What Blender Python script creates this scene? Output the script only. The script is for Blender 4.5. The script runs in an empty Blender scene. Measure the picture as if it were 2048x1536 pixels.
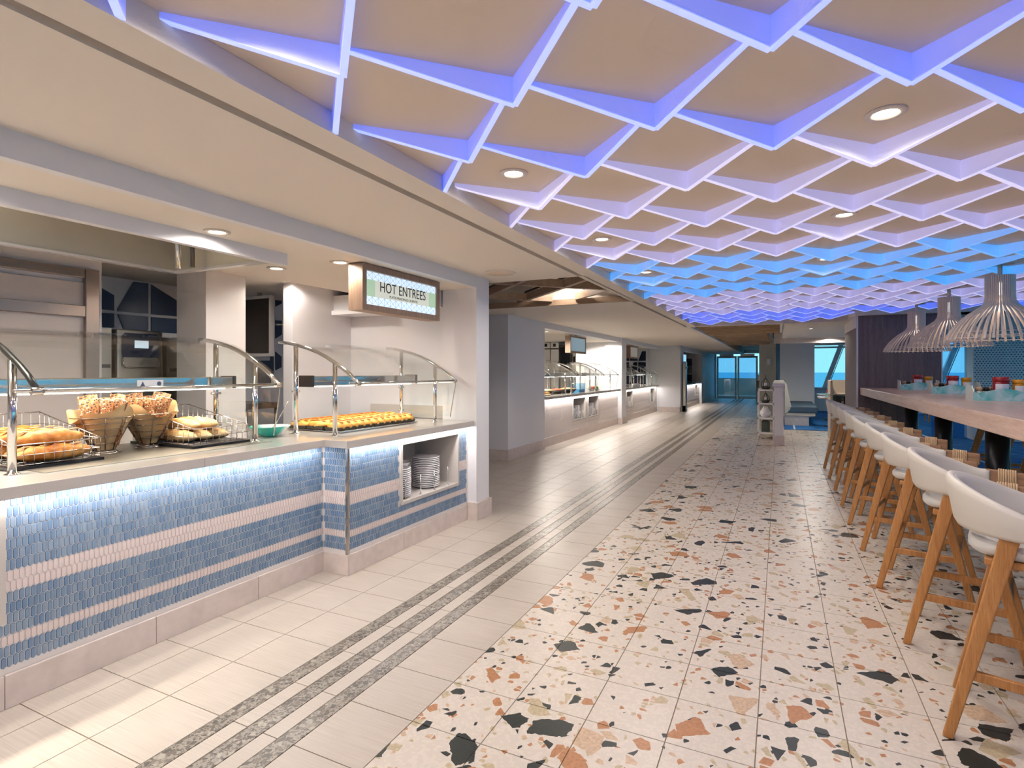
import bpy, bmesh, math, random
from mathutils import Vector, Matrix
random.seed(7)
C = bpy.context.scene.collection
R = math.radians
# ------------------------------------------------------------------ camera
F_PX, HY, HCAM, VPX = 1112.0, 743.0, 1.4, 1560.0
TH = math.atan((VPX - 1024) / F_PX)
cam = bpy.data.cameras.new('camera'); cam.sensor_width = 36; cam.lens = 36 * F_PX / 2048
cam.shift_y = -25 / 2048; cam.clip_end = 20000; cam.clip_start = 0.02
camo = bpy.data.objects.new('camera', cam); C.objects.link(camo)
camo.location = (0, 0, HCAM); camo.rotation_euler = (R(90), 0, TH)
bpy.context.scene.camera = camo
# ------------------------------------------------------------------ view, world
sc = bpy.context.scene
sc.view_settings.view_transform = 'Standard'; sc.view_settings.look = 'None'
sc.view_settings.gamma = 1; sc.view_settings.use_curve_mapping = False
sc.view_settings.exposure = 1.17
cy = sc.cycles
cy.max_bounces = 6; cy.diffuse_bounces = 3; cy.glossy_bounces = 3; cy.transmission_bounces = 4; cy.transparent_max_bounces = 12
cy.caustics_reflective = False; cy.caustics_refractive = False; cy.adaptive_threshold = 0.075; cy.adaptive_min_samples = 18; cy.sample_clamp_indirect = 4
w = bpy.data.worlds.new('sky'); sc.world = w; w.use_nodes = True
nt = w.node_tree; nt.nodes.clear()
tc = nt.nodes.new('ShaderNodeTexCoord'); sp = nt.nodes.new('ShaderNodeSeparateXYZ')
rp = nt.nodes.new('ShaderNodeValToRGB'); bg = nt.nodes.new('ShaderNodeBackground'); ow = nt.nodes.new('ShaderNodeOutputWorld')
rp.color_ramp.elements[0].position = 0.0; rp.color_ramp.elements[0].color = (0.19, 0.45, 0.53, 1)
rp.color_ramp.elements[1].position = 0.45; rp.color_ramp.elements[1].color = (0.17, 0.40, 0.55, 1)
nt.links.new(tc.outputs['Generated'], sp.inputs[0]); nt.links.new(sp.outputs['Z'], rp.inputs[0])
nt.links.new(rp.outputs[0], bg.inputs[0]); bg.inputs[1].default_value = 1.0
nt.links.new(bg.outputs[0], ow.inputs[0])

# ------------------------------------------------------------------ pixel helpers (2048x1536 frame)
FX, FY = -math.sin(TH), math.cos(TH); RX, RY = math.cos(TH), math.sin(TH)
def pdir(u):
    t = (u - 1024) / F_PX
    return FX + t * RX, FY + t * RY
def pz(u, v, z):
    d = F_PX * (z - HCAM) / (HY - v); a, b = pdir(u)
    return d * a, d * b
def pX(u, v, X):
    a, b = pdir(u); d = X / a
    return d * b, HCAM + (HY - v) / F_PX * d
def pY(u, v, Y):
    a, b = pdir(u); d = Y / b
    return d * a, HCAM + (HY - v) / F_PX * d

# ------------------------------------------------------------------ materials
MAT = {}
def srgb(r, g, b):
    f = lambda c: (c / 255 / 12.92) if c / 255 <= 0.04045 else ((c / 255 + 0.055) / 1.055) ** 2.4
    return (f(r), f(g), f(b), 1)
def new_mat(name):
    m = bpy.data.materials.new(name); m.use_nodes = True; MAT[name] = m
    b = m.node_tree.nodes['Principled BSDF']
    return m, m.node_tree, b
def N(nt, kind, **kw):
    n = nt.nodes.new(kind)
    for k, v in kw.items():
        setattr(n, k, v)
    return n
def L(nt, a, b): nt.links.new(a, b)
def plain(name, col, rough=0.5, metal=0.0, emit=None, es=0.0, spec=0.5, var=0.0, vscale=8.0, coat=0.0, bump=0.0, bscale=60.0):
    m, nt, b = new_mat(name)
    b.inputs['Base Color'].default_value = col
    b.inputs['Roughness'].default_value = rough; b.inputs['Metallic'].default_value = metal
    b.inputs['Specular IOR Level'].default_value = spec
    b.inputs['Coat Weight'].default_value = coat
    if emit is not None:
        b.inputs['Emission Color'].default_value = emit; b.inputs['Emission Strength'].default_value = es
    if var > 0 or bump > 0:
        t = N(nt, 'ShaderNodeTexCoord')
    if var > 0:
        n = N(nt, 'ShaderNodeTexNoise'); n.inputs['Scale'].default_value = vscale; n.inputs['Detail'].default_value = 4
        L(nt, t.outputs['Object'], n.inputs['Vector'])
        mx = N(nt, 'ShaderNodeMixRGB'); mx.blend_type = 'MULTIPLY'; mx.inputs[0].default_value = 1
        mr = N(nt, 'ShaderNodeMapRange'); mr.inputs[1].default_value = .3; mr.inputs[2].default_value = .7
        mr.inputs[3].default_value = 1 - var; mr.inputs[4].default_value = 1 + var * .4
        L(nt, n.outputs[0], mr.inputs[0]); L(nt, mr.outputs[0], mx.inputs[2]); mx.inputs[1].default_value = col
        L(nt, mx.outputs[0], b.inputs['Base Color'])
    if bump > 0:
        n2 = N(nt, 'ShaderNodeTexNoise'); n2.inputs['Scale'].default_value = bscale
        L(nt, t.outputs['Object'], n2.inputs['Vector'])
        bp = N(nt, 'ShaderNodeBump'); bp.inputs['Strength'].default_value = bump; bp.inputs['Distance'].default_value = .01
        L(nt, n2.outputs[0], bp.inputs['Height']); L(nt, bp.outputs[0], b.inputs['Normal'])
    return m
def wood(name, c1, c2, axis='Z', scale=1.0, rough=0.45, knots=True):
    m, nt, b = new_mat(name)
    t = N(nt, 'ShaderNodeTexCoord'); mp = N(nt, 'ShaderNodeMapping')
    s = [14, 14, 14]; s['XYZ'.index(axis)] = 0.9
    mp.inputs['Scale'].default_value = [k * scale for k in s]
    L(nt, t.outputs['Object'], mp.inputs[0])
    n = N(nt, 'ShaderNodeTexNoise'); n.inputs['Scale'].default_value = 2.2; n.inputs['Detail'].default_value = 8; n.inputs['Roughness'].default_value = .65
    n.inputs['Distortion'].default_value = .6
    L(nt, mp.outputs[0], n.inputs['Vector'])
    n2 = N(nt, 'ShaderNodeTexNoise'); n2.inputs['Scale'].default_value = 16; n2.inputs['Detail'].default_value = 3
    L(nt, mp.outputs[0], n2.inputs['Vector'])
    ad = N(nt, 'ShaderNodeMixRGB'); ad.inputs[0].default_value = .4
    L(nt, n.outputs[0], ad.inputs[1]); L(nt, n2.outputs[0], ad.inputs[2])
    r = N(nt, 'ShaderNodeValToRGB'); r.color_ramp.elements[0].position = .33; r.color_ramp.elements[1].position = .66
    r.color_ramp.elements[0].color = c1; r.color_ramp.elements[1].color = c2
    L(nt, ad.outputs[0], r.inputs[0]); L(nt, r.outputs[0], b.inputs['Base Color'])
    b.inputs['Roughness'].default_value = rough
    return m
def terrazzo(name, base, ramp, s1, s2, p1, p2, rough=.33, warp=.35):
    m, nt, b = new_mat(name)
    g = N(nt, 'ShaderNodeNewGeometry')
    cur = None
    nz = N(nt, 'ShaderNodeTexNoise'); nz.inputs['Scale'].default_value = s2 * .9; nz.inputs['Detail'].default_value = 3
    L(nt, g.outputs['Position'], nz.inputs['Vector'])
    base_n = N(nt, 'ShaderNodeTexVoronoi', feature='F1'); base_n.inputs['Scale'].default_value = s2 * 4
    L(nt, g.outputs['Position'], base_n.inputs['Vector'])
    mx0 = N(nt, 'ShaderNodeMixRGB'); mx0.inputs[1].default_value = base
    mx0.inputs[2].default_value = tuple(min(1, c * 1.07) for c in base[:3]) + (1,)
    cr0 = N(nt, 'ShaderNodeMath', operation='GREATER_THAN'); cr0.inputs[1].default_value = .62
    sep0 = N(nt, 'ShaderNodeSeparateColor'); L(nt, base_n.outputs['Color'], sep0.inputs[0])
    L(nt, sep0.outputs[0], cr0.inputs[0]); L(nt, cr0.outputs[0], mx0.inputs[0])
    cur = mx0.outputs[0]
    for s, p, off, thr in ((s2 * 2.1, p2 * .9, 9.1, .06), (s2, p2, 3.7, .05), (s1, p1, 0, .05)):
        mp = N(nt, 'ShaderNodeMapping'); mp.inputs['Location'].default_value = (off, off * 1.3, 0)
        sc3 = N(nt, 'ShaderNodeVectorMath', operation='SCALE'); sc3.inputs['Scale'].default_value = warp / s
        sb = N(nt, 'ShaderNodeVectorMath', operation='SUBTRACT'); sb.inputs[1].default_value = (.5, .5, .5)
        L(nt, nz.outputs['Color'], sb.inputs[0]); L(nt, sb.outputs[0], sc3.inputs[0])
        ad = N(nt, 'ShaderNodeVectorMath', operation='ADD'); L(nt, g.outputs['Position'], ad.inputs[0]); L(nt, sc3.outputs[0], ad.inputs[1])
        L(nt, ad.outputs[0], mp.inputs[0])
        v1 = N(nt, 'ShaderNodeTexVoronoi', feature='F1', voronoi_dimensions='2D'); v2 = N(nt, 'ShaderNodeTexVoronoi', feature='DISTANCE_TO_EDGE', voronoi_dimensions='2D')
        for v in (v1, v2):
            v.inputs['Scale'].default_value = s; L(nt, mp.outputs[0], v.inputs['Vector'])
        se = N(nt, 'ShaderNodeSeparateColor'); L(nt, v1.outputs['Color'], se.inputs[0])
        pr = N(nt, 'ShaderNodeMath', operation='LESS_THAN'); pr.inputs[1].default_value = p; L(nt, se.outputs[1], pr.inputs[0])
        # threshold grows with blue channel so chips vary in size
        th = N(nt, 'ShaderNodeMath', operation='MULTIPLY_ADD'); th.inputs[1].default_value = .13; th.inputs[2].default_value = thr
        L(nt, se.outputs[2], th.inputs[0])
        gt = N(nt, 'ShaderNodeMath', operation='GREATER_THAN'); L(nt, v2.outputs['Distance'], gt.inputs[0]); L(nt, th.outputs[0], gt.inputs[1])
        ml = N(nt, 'ShaderNodeMath', operation='MULTIPLY'); L(nt, pr.outputs[0], ml.inputs[0]); L(nt, gt.outputs[0], ml.inputs[1])
        r = N(nt, 'ShaderNodeValToRGB'); r.color_ramp.interpolation = 'CONSTANT'
        els = r.color_ramp.elements
        els[0].position = 0; els[0].color = ramp[0][1]
        els[1].position = ramp[1][0]; els[1].color = ramp[1][1]
        for pos, col in ramp[2:]:
            e = els.new(pos); e.color = col
        L(nt, se.outputs[0], r.inputs[0])
        # mottling inside the chip
        mt = N(nt, 'ShaderNodeMixRGB', blend_type='MULTIPLY'); mt.inputs[0].default_value = .5
        n3 = N(nt, 'ShaderNodeTexNoise'); n3.inputs['Scale'].default_value = 70; n3.inputs['Detail'].default_value = 4
        L(nt, g.outputs['Position'], n3.inputs['Vector'])
        mr = N(nt, 'ShaderNodeMapRange'); mr.inputs[1].default_value = .3; mr.inputs[2].default_value = .7; mr.inputs[3].default_value = .55; mr.inputs[4].default_value = 1.3
        L(nt, n3.outputs[0], mr.inputs[0])
        L(nt, r.outputs[0], mt.inputs[1]); L(nt, mr.outputs[0], mt.inputs[2])
        mx = N(nt, 'ShaderNodeMixRGB'); L(nt, ml.outputs[0], mx.inputs[0]); L(nt, cur, mx.inputs[1]); L(nt, mt.outputs[0], mx.inputs[2])
        cur = mx.outputs[0]
    L(nt, cur, b.inputs['Base Color']); b.inputs['Roughness'].default_value = rough
    return m

plain('white_paint', srgb(236, 235, 238), .5)
plain('ceil_white', srgb(236, 227, 216), .6)
plain('ceil_panel', srgb(232, 216, 194), .6)
plain('grout', srgb(146, 132, 114), .8)
plain('grout_dark', srgb(150, 138, 122), .8)
plain('skirt', srgb(220, 206, 198), .5, var=.10, vscale=14)
plain('tile_blue', srgb(122, 146, 172), .18, coat=.3)
plain('tile_blue2', srgb(134, 154, 176), .18, coat=.3)
plain('tile_blue3', srgb(112, 138, 168), .18, coat=.3)
plain('tile_white', srgb(222, 208, 204), .2, coat=.3)
plain('tile_grout', srgb(226, 220, 216), .7)
plain('white_tile_big', srgb(232, 222, 218), .25)
plain('steel_hood', srgb(220, 214, 202), .5, metal=.85)
plain('steel', srgb(196, 192, 186), .22, metal=1)
plain('steel_brushed', srgb(190, 184, 172), .34, metal=1)
plain('chrome', srgb(214, 212, 210), .08, metal=1)
plain('steel_dark', srgb(96, 92, 88), .3, metal=1)
plain('black', srgb(20, 20, 22), .35)
plain('black_metal', srgb(24, 25, 30), .3, metal=.3)
plain('white_gloss', srgb(238, 234, 232), .2)
plain('shutter', srgb(216, 206, 200), .4)
plain('bronze', srgb(168, 152, 140), .3, metal=.8)
plain('screen_dark', srgb(62, 56, 52), .25)
plain('navy', srgb(58, 78, 108), .3)
plain('navy_dark', srgb(44, 56, 80), .3)
plain('quartz', srgb(206, 200, 194), .14, var=.10, vscale=260, coat=.3)
plain('porcelain', srgb(244, 242, 244), .15, coat=.4)
plain('stool_shell', srgb(214, 208, 198), .42, bump=.05, bscale=300)
plain('stool_inner', srgb(208, 205, 200), .5, bump=.06, bscale=300)
plain('rope', srgb(206, 176, 140), .75)
plain('rope_dark', srgb(176, 146, 116), .75)
plain('pendant_white', srgb(214, 196, 182), .5)
plain('carpet_trim', srgb(220, 226, 232), .4)
plain('beige_lam', srgb(224, 208, 186), .45)
plain('red', srgb(150, 24, 30), .3)
plain('mustard', srgb(206, 140, 30), .3)
plain('label_white', srgb(226, 224, 232), .5)
plain('lantern_dark', srgb(64, 60, 50), .5)
plain('green_glass', srgb(70, 80, 66), .2)
plain('box_fill', srgb(120, 180, 206), .4)
plain('amber', srgb(150, 90, 40), .4)
plain('salad', srgb(96, 130, 50), .6, var=.5, vscale=50)
plain('tomato', srgb(190, 70, 40), .5, var=.4, vscale=50)
plain('pasta', srgb(214, 172, 96), .5, var=.4, vscale=60)
plain('lamp_glow', (1, 1, 1, 1), .5, emit=(1, .93, .82, 1), es=9)
plain('bulb_glow', (1, 1, 1, 1), .5, emit=(1, .9, .75, 1), es=2)
plain('led_glow', (1, 1, 1, 1), .5, emit=(1, .95, .92, 1), es=12)
plain('downlight_ring', srgb(226, 214, 200), .4)
wood('wood_pale', srgb(176, 150, 134), srgb(206, 182, 164), 'Z', 1.0)
wood('wood_clad', srgb(98, 82, 82), srgb(132, 113, 110), 'Z', .8)
wood('wood_bar', srgb(192, 158, 140), srgb(220, 190, 172), 'Y', .9, rough=.25)
wood('wood_oak', srgb(160, 104, 54), srgb(206, 148, 88), 'Z', 1.6)
wood('wood_arm', srgb(140, 104, 76), srgb(178, 138, 106), 'X', 1.6)
wood('wood_frame', srgb(128, 102, 82), srgb(168, 140, 118), 'Z', 1.2)
wood('wood_beam', srgb(150, 124, 102), srgb(184, 158, 134), 'X', 1.0)
wood('wood_slat', srgb(172, 140, 108), srgb(210, 178, 142), 'X', 1.0)
terrazzo('terrazzo', srgb(214, 204, 192), [(0, srgb(44, 50, 48)), (.32, srgb(186, 132, 92)), (.60, srgb(194, 178, 146)), (.86, srgb(206, 178, 150))], 8.0, 19.0, .14, .14, warp=.34)
terrazzo('stripe_mat', srgb(150, 142, 130), [(0, srgb(92, 84, 74)), (.5, srgb(110, 100, 88)), (.75, srgb(172, 164, 150)), (.9, srgb(120, 110, 98))], 42.0, 80.0, .42, .4, rough=.35)
def porcelain_floor():
    m, nt, b = new_mat('floor_porcelain')
    g = N(nt, 'ShaderNodeNewGeometry'); mp = N(nt, 'ShaderNodeMapping'); mp.inputs['Scale'].default_value = (4, 160, 1)
    L(nt, g.outputs['Position'], mp.inputs[0])
    n = N(nt, 'ShaderNodeTexNoise'); n.inputs['Scale'].default_value = 1; n.inputs['Detail'].default_value = 4; L(nt, mp.outputs[0], n.inputs['Vector'])
    n2 = N(nt, 'ShaderNodeTexNoise'); n2.inputs['Scale'].default_value = 3; L(nt, g.outputs['Position'], n2.inputs['Vector'])
    a = N(nt, 'ShaderNodeMixRGB'); a.inputs[0].default_value = .35; L(nt, n.outputs[0], a.inputs[1]); L(nt, n2.outputs[0], a.inputs[2])
    r = N(nt, 'ShaderNodeValToRGB'); r.color_ramp.elements[0].position = .3; r.color_ramp.elements[1].position = .7
    r.color_ramp.elements[0].color = srgb(186, 175, 162); r.color_ramp.elements[1].color = srgb(206, 196, 184)
    L(nt, a.outputs[0], r.inputs[0]); L(nt, r.outputs[0], b.inputs['Base Color']); b.inputs['Roughness'].default_value = .38
porcelain_floor()
def carpet_mat():
    m, nt, b = new_mat('carpet')
    g = N(nt, 'ShaderNodeNewGeometry'); mp = N(nt, 'ShaderNodeMapping'); mp.inputs['Scale'].default_value = (2.2, 12, 1)
    L(nt, g.outputs['Position'], mp.inputs[0])
    n = N(nt, 'ShaderNodeTexNoise'); n.inputs['Scale'].default_value = 1.2; n.inputs['Detail'].default_value = 5; n.inputs['Distortion'].default_value = 1.5; L(nt, mp.outputs[0], n.inputs['Vector'])
    r = N(nt, 'ShaderNodeValToRGB'); r.color_ramp.elements[0].position = .35; r.color_ramp.elements[1].position = .72
    r.color_ramp.elements[0].color = srgb(10, 74, 140); r.color_ramp.elements[1].color = srgb(70, 150, 200)
    e = r.color_ramp.elements.new(.5); e.color = srgb(14, 100, 170)
    L(nt, n.outputs[0], r.inputs[0]); L(nt, r.outputs[0], b.inputs['Base Color']); b.inputs['Roughness'].default_value = .9
carpet_mat()
def sea_mat():
    m, nt, b = new_mat('sea')
    g = N(nt, 'ShaderNodeNewGeometry'); mp = N(nt, 'ShaderNodeMapping'); mp.inputs['Scale'].default_value = (.05, .05, .05)
    L(nt, g.outputs['Position'], mp.inputs[0])
    n = N(nt, 'ShaderNodeTexNoise'); n.inputs['Scale'].default_value = 3; n.inputs['Detail'].default_value = 6; L(nt, mp.outputs[0], n.inputs['Vector'])
    bp = N(nt, 'ShaderNodeBump'); bp.inputs['Strength'].default_value = .25; L(nt, n.outputs[0], bp.inputs['Height']); L(nt, bp.outputs[0], b.inputs['Normal'])
    b.inputs['Base Color'].default_value = srgb(96, 196, 220); b.inputs['Roughness'].default_value = .5; b.inputs['Specular IOR Level'].default_value = .2
sea_mat()
def glass_mat(name, tint, refl=.09, rough=.02):
    # thin sheet: mostly clear, mirror share by angle
    m, nt, b = new_mat(name); nt.nodes.remove(b)
    o = nt.nodes['Material Output']
    tr = N(nt, 'ShaderNodeBsdfTransparent'); tr.inputs[0].default_value = tint
    gl = N(nt, 'ShaderNodeBsdfGlossy'); gl.inputs['Roughness'].default_value = rough; gl.inputs[0].default_value = (1, 1, 1, 1)
    lw = N(nt, 'ShaderNodeLayerWeight'); lw.inputs['Blend'].default_value = .5
    pw = N(nt, 'ShaderNodeMath', operation='POWER'); pw.inputs[1].default_value = 4.0; L(nt, lw.outputs['Facing'], pw.inputs[0])
    ml = N(nt, 'ShaderNodeMath', operation='MULTIPLY_ADD'); ml.inputs[1].default_value = .55; ml.inputs[2].default_value = refl; ml.use_clamp = True
    L(nt, pw.outputs[0], ml.inputs[0])
    mx = N(nt, 'ShaderNodeMixShader'); L(nt, ml.outputs[0], mx.inputs[0]); L(nt, tr.outputs[0], mx.inputs[1]); L(nt, gl.outputs[0], mx.inputs[2])
    L(nt, mx.outputs[0], o.inputs[0])
glass_mat('glass', (.97, .99, .985, 1), .03)
glass_mat('glass_window', (.9, .97, 1, 1), .04)
glass_mat('glass_blue', (.60, .78, .92, 1), .06)
def fin_mat(name, col, es):
    plain(name, (.78, .78, .78, 1), .35, emit=col, es=es)
fin_mat('fin_violet', (.05, .13, 1.0, 1), .28)
fin_mat('fin_white', (.46, .44, 1.0, 1), .19)
fin_mat('fin_cyan', (0.0, .30, 1.0, 1), .30)
plain('edge_violet', (.78, .78, .78, 1), .4, emit=(.20, .32, 1.0, 1), es=.5)
plain('edge_white', (.78, .78, .78, 1), .4, emit=(.62, .60, 1.0, 1), es=.34)
plain('edge_cyan', (.78, .78, .78, 1), .4, emit=(0.0, .36, 1.0, 1), es=.33)
# ------------------------------------------------------------------ mesh builder
class MB:
    def __init__(s): s.v = []; s.f = []; s.sm = []
    def add(s, vs, fs, smooth=False):
        o = len(s.v); s.v += [tuple(p) for p in vs]
        for f in fs: s.f.append(tuple(i + o for i in f)); s.sm.append(smooth)
        return s
    def box(s, x0, x1, y0, y1, z0, z1):
        vs = [(x, y, z) for x in (x0, x1) for y in (y0, y1) for z in (z0, z1)]
        return s.add(vs, [(0, 1, 3, 2), (4, 6, 7, 5), (0, 4, 5, 1), (2, 3, 7, 6), (0, 2, 6, 4), (1, 5, 7, 3)])
    def frame(s, x0, x1, y0, y1, z0, z1, t, tb=None):
        # rectangular frame in the y-z plane made of four boxes that only touch
        tb = t if tb is None else tb
        s.box(x0, x1, y0, y1, z0, z0 + tb).box(x0, x1, y0, y1, z1 - tb, z1)
        return s.box(x0, x1, y0, y0 + t, z0 + tb, z1 - tb).box(x0, x1, y1 - t, y1, z0 + tb, z1 - tb)
    def prism(s, pts, z0, z1, axis='z'):
        # pts CCW outline in a plane, extruded along axis
        n = len(pts)
        def P(a, b, c):
            return (a, b, c) if axis == 'z' else ((c, a, b) if axis == 'x' else (a, c, b))
        vs = [P(a, b, z0) for a, b in pts] + [P(a, b, z1) for a, b in pts]
        fs = [tuple(reversed(range(n))), tuple(range(n, 2 * n))] + [(i, (i + 1) % n, n + (i + 1) % n, n + i) for i in range(n)]
        if axis == 'y': fs = [tuple(reversed(f)) for f in fs]
        return s.add(vs, fs)
    def beam(s, a, b, w, h, up=(0, 0, 1), w2=None, h2=None):
        a = Vector(a); b = Vector(b); d = (b - a).normalized(); u = Vector(up)
        x = d.cross(u)
        if x.length < 1e-5: x = d.cross(Vector((1, 0, 0)))
        x.normalize(); u = x.cross(d)
        w2 = w if w2 is None else w2; h2 = h if h2 is None else h2
        vs = []
        for p, ww, hh in ((a, w, h), (b, w2, h2)):
            vs += [p - x * ww / 2 - u * hh / 2, p + x * ww / 2 - u * hh / 2, p + x * ww / 2 + u * hh / 2, p - x * ww / 2 + u * hh / 2]
        return s.add(vs, [(3, 2, 1, 0), (4, 5, 6, 7), (0, 1, 5, 4), (1, 2, 6, 5), (2, 3, 7, 6), (3, 0, 4, 7)])
    def tube(s, pts, r, n=8, closed=False, caps=True, rs=None):
        pts = [Vector(p) for p in pts]; m = len(pts)
        o = len(s.v); prev = None
        for i, p in enumerate(pts):
            if closed: t = pts[(i + 1) % m] - pts[i - 1]
            else: t = pts[min(i + 1, m - 1)] - pts[max(i - 1, 0)]
            t.normalize()
            if prev is None:
                ref = Vector((0, 0, 1)) if abs(t.z) < .9 else Vector((1, 0, 0))
                a = t.cross(ref).normalized()
            else:
                a = prev - t * prev.dot(t); a.normalize()
            prev = a; b = t.cross(a); rr = rs[i] if rs else r
            for k in range(n):
                an = 2 * math.pi * k / n
                s.v.append(tuple(p + a * math.cos(an) * rr + b * math.sin(an) * rr))
        for i in range(m if closed else m - 1):
            j = (i + 1) % m
            for k in range(n):
                k2 = (k + 1) % n
                s.f.append((o + i * n + k, o + i * n + k2, o + j * n + k2, o + j * n + k)); s.sm.append(True)
        if caps and not closed:
            s.f.append(tuple(o + k for k in reversed(range(n)))); s.sm.append(False)
            s.f.append(tuple(o + (m - 1) * n + k for k in range(n))); s.sm.append(False)
        return s
    def lathe(s, prof, n=24, c=(0, 0, 0), smooth=True):
        o = len(s.v)
        for r, z in prof:
            for k in range(n):
                an = 2 * math.pi * k / n
                s.v.append((c[0] + r * math.cos(an), c[1] + r * math.sin(an), c[2] + z))
        for i in range(len(prof) - 1):
            for k in range(n):
                k2 = (k + 1) % n
                s.f.append((o + i * n + k, o + i * n + k2, o + (i + 1) * n + k2, o + (i + 1) * n + k)); s.sm.append(smooth)
        if prof[0][0] > 1e-6: s.f.append(tuple(o + k for k in reversed(range(n)))); s.sm.append(False)
        if prof[-1][0] > 1e-6: s.f.append(tuple(o + (len(prof) - 1) * n + k for k in range(n))); s.sm.append(False)
        return s
    def loft(s, rings, caps=True, smooth=True):
        o = len(s.v); n = len(rings[0])
        for r in rings: s.v += [tuple(p) for p in r]
        for i in range(len(rings) - 1):
            for k in range(n):
                k2 = (k + 1) % n
                s.f.append((o + i * n + k, o + i * n + k2, o + (i + 1) * n + k2, o + (i + 1) * n + k)); s.sm.append(smooth)
        if caps:
            s.f.append(tuple(o + k for k in reversed(range(n)))); s.sm.append(False)
            s.f.append(tuple(o + (len(rings) - 1) * n + k for k in range(n))); s.sm.append(False)
        return s
    def mesh(s, name, mat, bevel=0, seg=2):
        me = bpy.data.meshes.new(name); me.from_pydata(s.v, [], s.f)
        me.polygons.foreach_set('use_smooth', s.sm)
        if isinstance(mat, str): mat = MAT[mat]
        me.materials.append(mat)
        bm = bmesh.new(); bm.from_mesh(me)
        bmesh.ops.recalc_face_normals(bm, faces=bm.faces)
        if bevel:
            es = [e for e in bm.edges if len(e.link_faces) == 2 and e.calc_face_angle(0) > .5]
            bmesh.ops.bevel(bm, geom=es, offset=bevel, segments=seg, affect='EDGES', profile=.5, clamp_overlap=True)
        bm.to_mesh(me); bm.free(); me.update()
        return me
    def build(s, name, mat, parent=None, bevel=0, seg=2, **kw):
        return link(name, s.mesh(name, mat, bevel, seg), parent, **kw)
def link(name, me, parent=None, loc=None, rotz=None, kind=None, label=None, cat=None, group=None):
    o = bpy.data.objects.new(name, me); C.objects.link(o)
    if parent is not None: o.parent = parent
    if loc is not None: o.location = loc
    if rotz is not None: o.rotation_euler = (0, 0, rotz)
    if kind: o['kind'] = kind
    if label: o['label'] = label
    if cat: o['category'] = cat
    if group: o['group'] = group
    return o
def thing(name, label, cat, loc=(0, 0, 0), rotz=0, group=None):
    return link(name, None, None, loc, rotz, None, label, cat, group)
def dup(root, loc, rotz=None, label=None, group=None):
    def cp(o, par):
        c = o.copy(); C.objects.link(c); c.parent = par
        for ch in list(o.children): cp(ch, c)
        return c
    r = cp(root, None); r.location = loc
    if rotz is not None: r.rotation_euler = (0, 0, rotz)
    if label: r['label'] = label
    if group: r['group'] = group
    return r
def struct(name, mb, mat, parent=None, bevel=0, label=None):
    return mb.build(name, mat, parent, bevel, kind='structure' if parent is None else None, label=label)
def lamp(kind, name, loc, power, col=(1, .9, .78), size=.1, rot=(0, 0, 0), size2=None, spread=None, blend=.6, angle=110):
    l = bpy.data.lights.new(name, kind); l.energy = power; l.color = col
    if kind == 'AREA':
        l.shape = 'RECTANGLE' if size2 else 'DISK'; l.size = size
        if size2: l.size_y = size2
        if spread: l.spread = R(spread)
    if kind == 'SPOT':
        l.spot_size = R(angle); l.spot_blend = blend; l.shadow_soft_size = size
    o = bpy.data.objects.new(name, l); C.objects.link(o); o.location = loc; o.rotation_euler = rot
    return o
# ================================================================== STRUCTURE
ZS, ZL = 2.30, 2.38          # soffit underside, lattice ceiling underside
PT = 0.311                   # floor tile pitch
YJ = 2.454
# ---- floor
fl = MB().box(-7, 6.75, -2, 31.2, -.08, -.004).build('floor', 'grout', kind='structure', label='grout bed of the corridor floor')
GAP = .0021
def tile_mesh(dx, dy, mat, nm):
    return MB().box(GAP, dx - GAP, GAP, dy - GAP, -.006, 0).mesh(nm, mat)
y0 = YJ - PT * 12
rows = [y0 + PT * k for k in range(0, 104)]
def carpet_here(x, y):
    return (x > 2.04 and y > 9.2) or (x > 0.04 and y > 15.0)
# porcelain columns
pc = [(-2.376 - PT * k, PT) for k in range(15, 0, -1)] + [(-2.376, .324), (-1.97, .08), (-1.805, .079), (-1.643, .318)]
tiles = []
for x, dx in pc:
    for y in rows: tiles.append((x, dx, y))
def vis_rank(x, y):
    d = FX * x + FY * y
    if d < .35: return 1e9
    u = 1024 + F_PX * (RX * x + RY * y) / d; v = HY + F_PX * HCAM / d
    if u < -60 or u > 2110 or v > 1640: return 1e9
    return d
def tile_set(tiles, limit, mat, nm):
    tiles.sort(key=lambda t: vis_rank(t[0] + t[1] / 2, t[2] + PT / 2))
    cache = {}; rest = MB()
    for i, (x, dx, y) in enumerate(tiles):
        if i < limit:
            k = round(dx, 4)
            if k not in cache: cache[k] = tile_mesh(dx, PT, mat, nm)
            link(nm, cache[k], fl, (x, y, 0))
        else:
            rest.box(x + GAP, x + dx - GAP, y + GAP, y + PT - GAP, -.006, 0)
    rest.build(nm + '_field', mat, fl, kind='stuff')
tile_set(tiles, 280, 'floor_porcelain', 'porcelain_tile')
tt = []
for k in range(0, 25):
    x = -1.325 + PT * k
    for y in rows:
        if not carpet_here(x + PT / 2, y + PT / 2): tt.append((x, PT, y))
tile_set(tt, 300, 'terrazzo', 'terrazzo_tile')
for a, b in ((-2.052, -1.97), (-1.8875, -1.805), (-1.726, -1.643)):
    MB().box(a + GAP, b - GAP, -1.2, 27.5, -.006, 0.0003).build('inlay_stripe', 'stripe_mat', fl, label='grey speckled inlay stripe')
MB().box(0.04, 6.6, 15.03, 22.5, -.004, .004).box(2.05, 6.6, 9.25, 15.03, -.004, .004).build('carpet', 'carpet', fl, label='blue patterned carpet')
MB().box(2.80, 2.84, 9.25, 15.03, .004, .009).box(.30, .34, 15.03, 22, .004, .009).build('carpet_trim', 'carpet_trim', fl)

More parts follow.
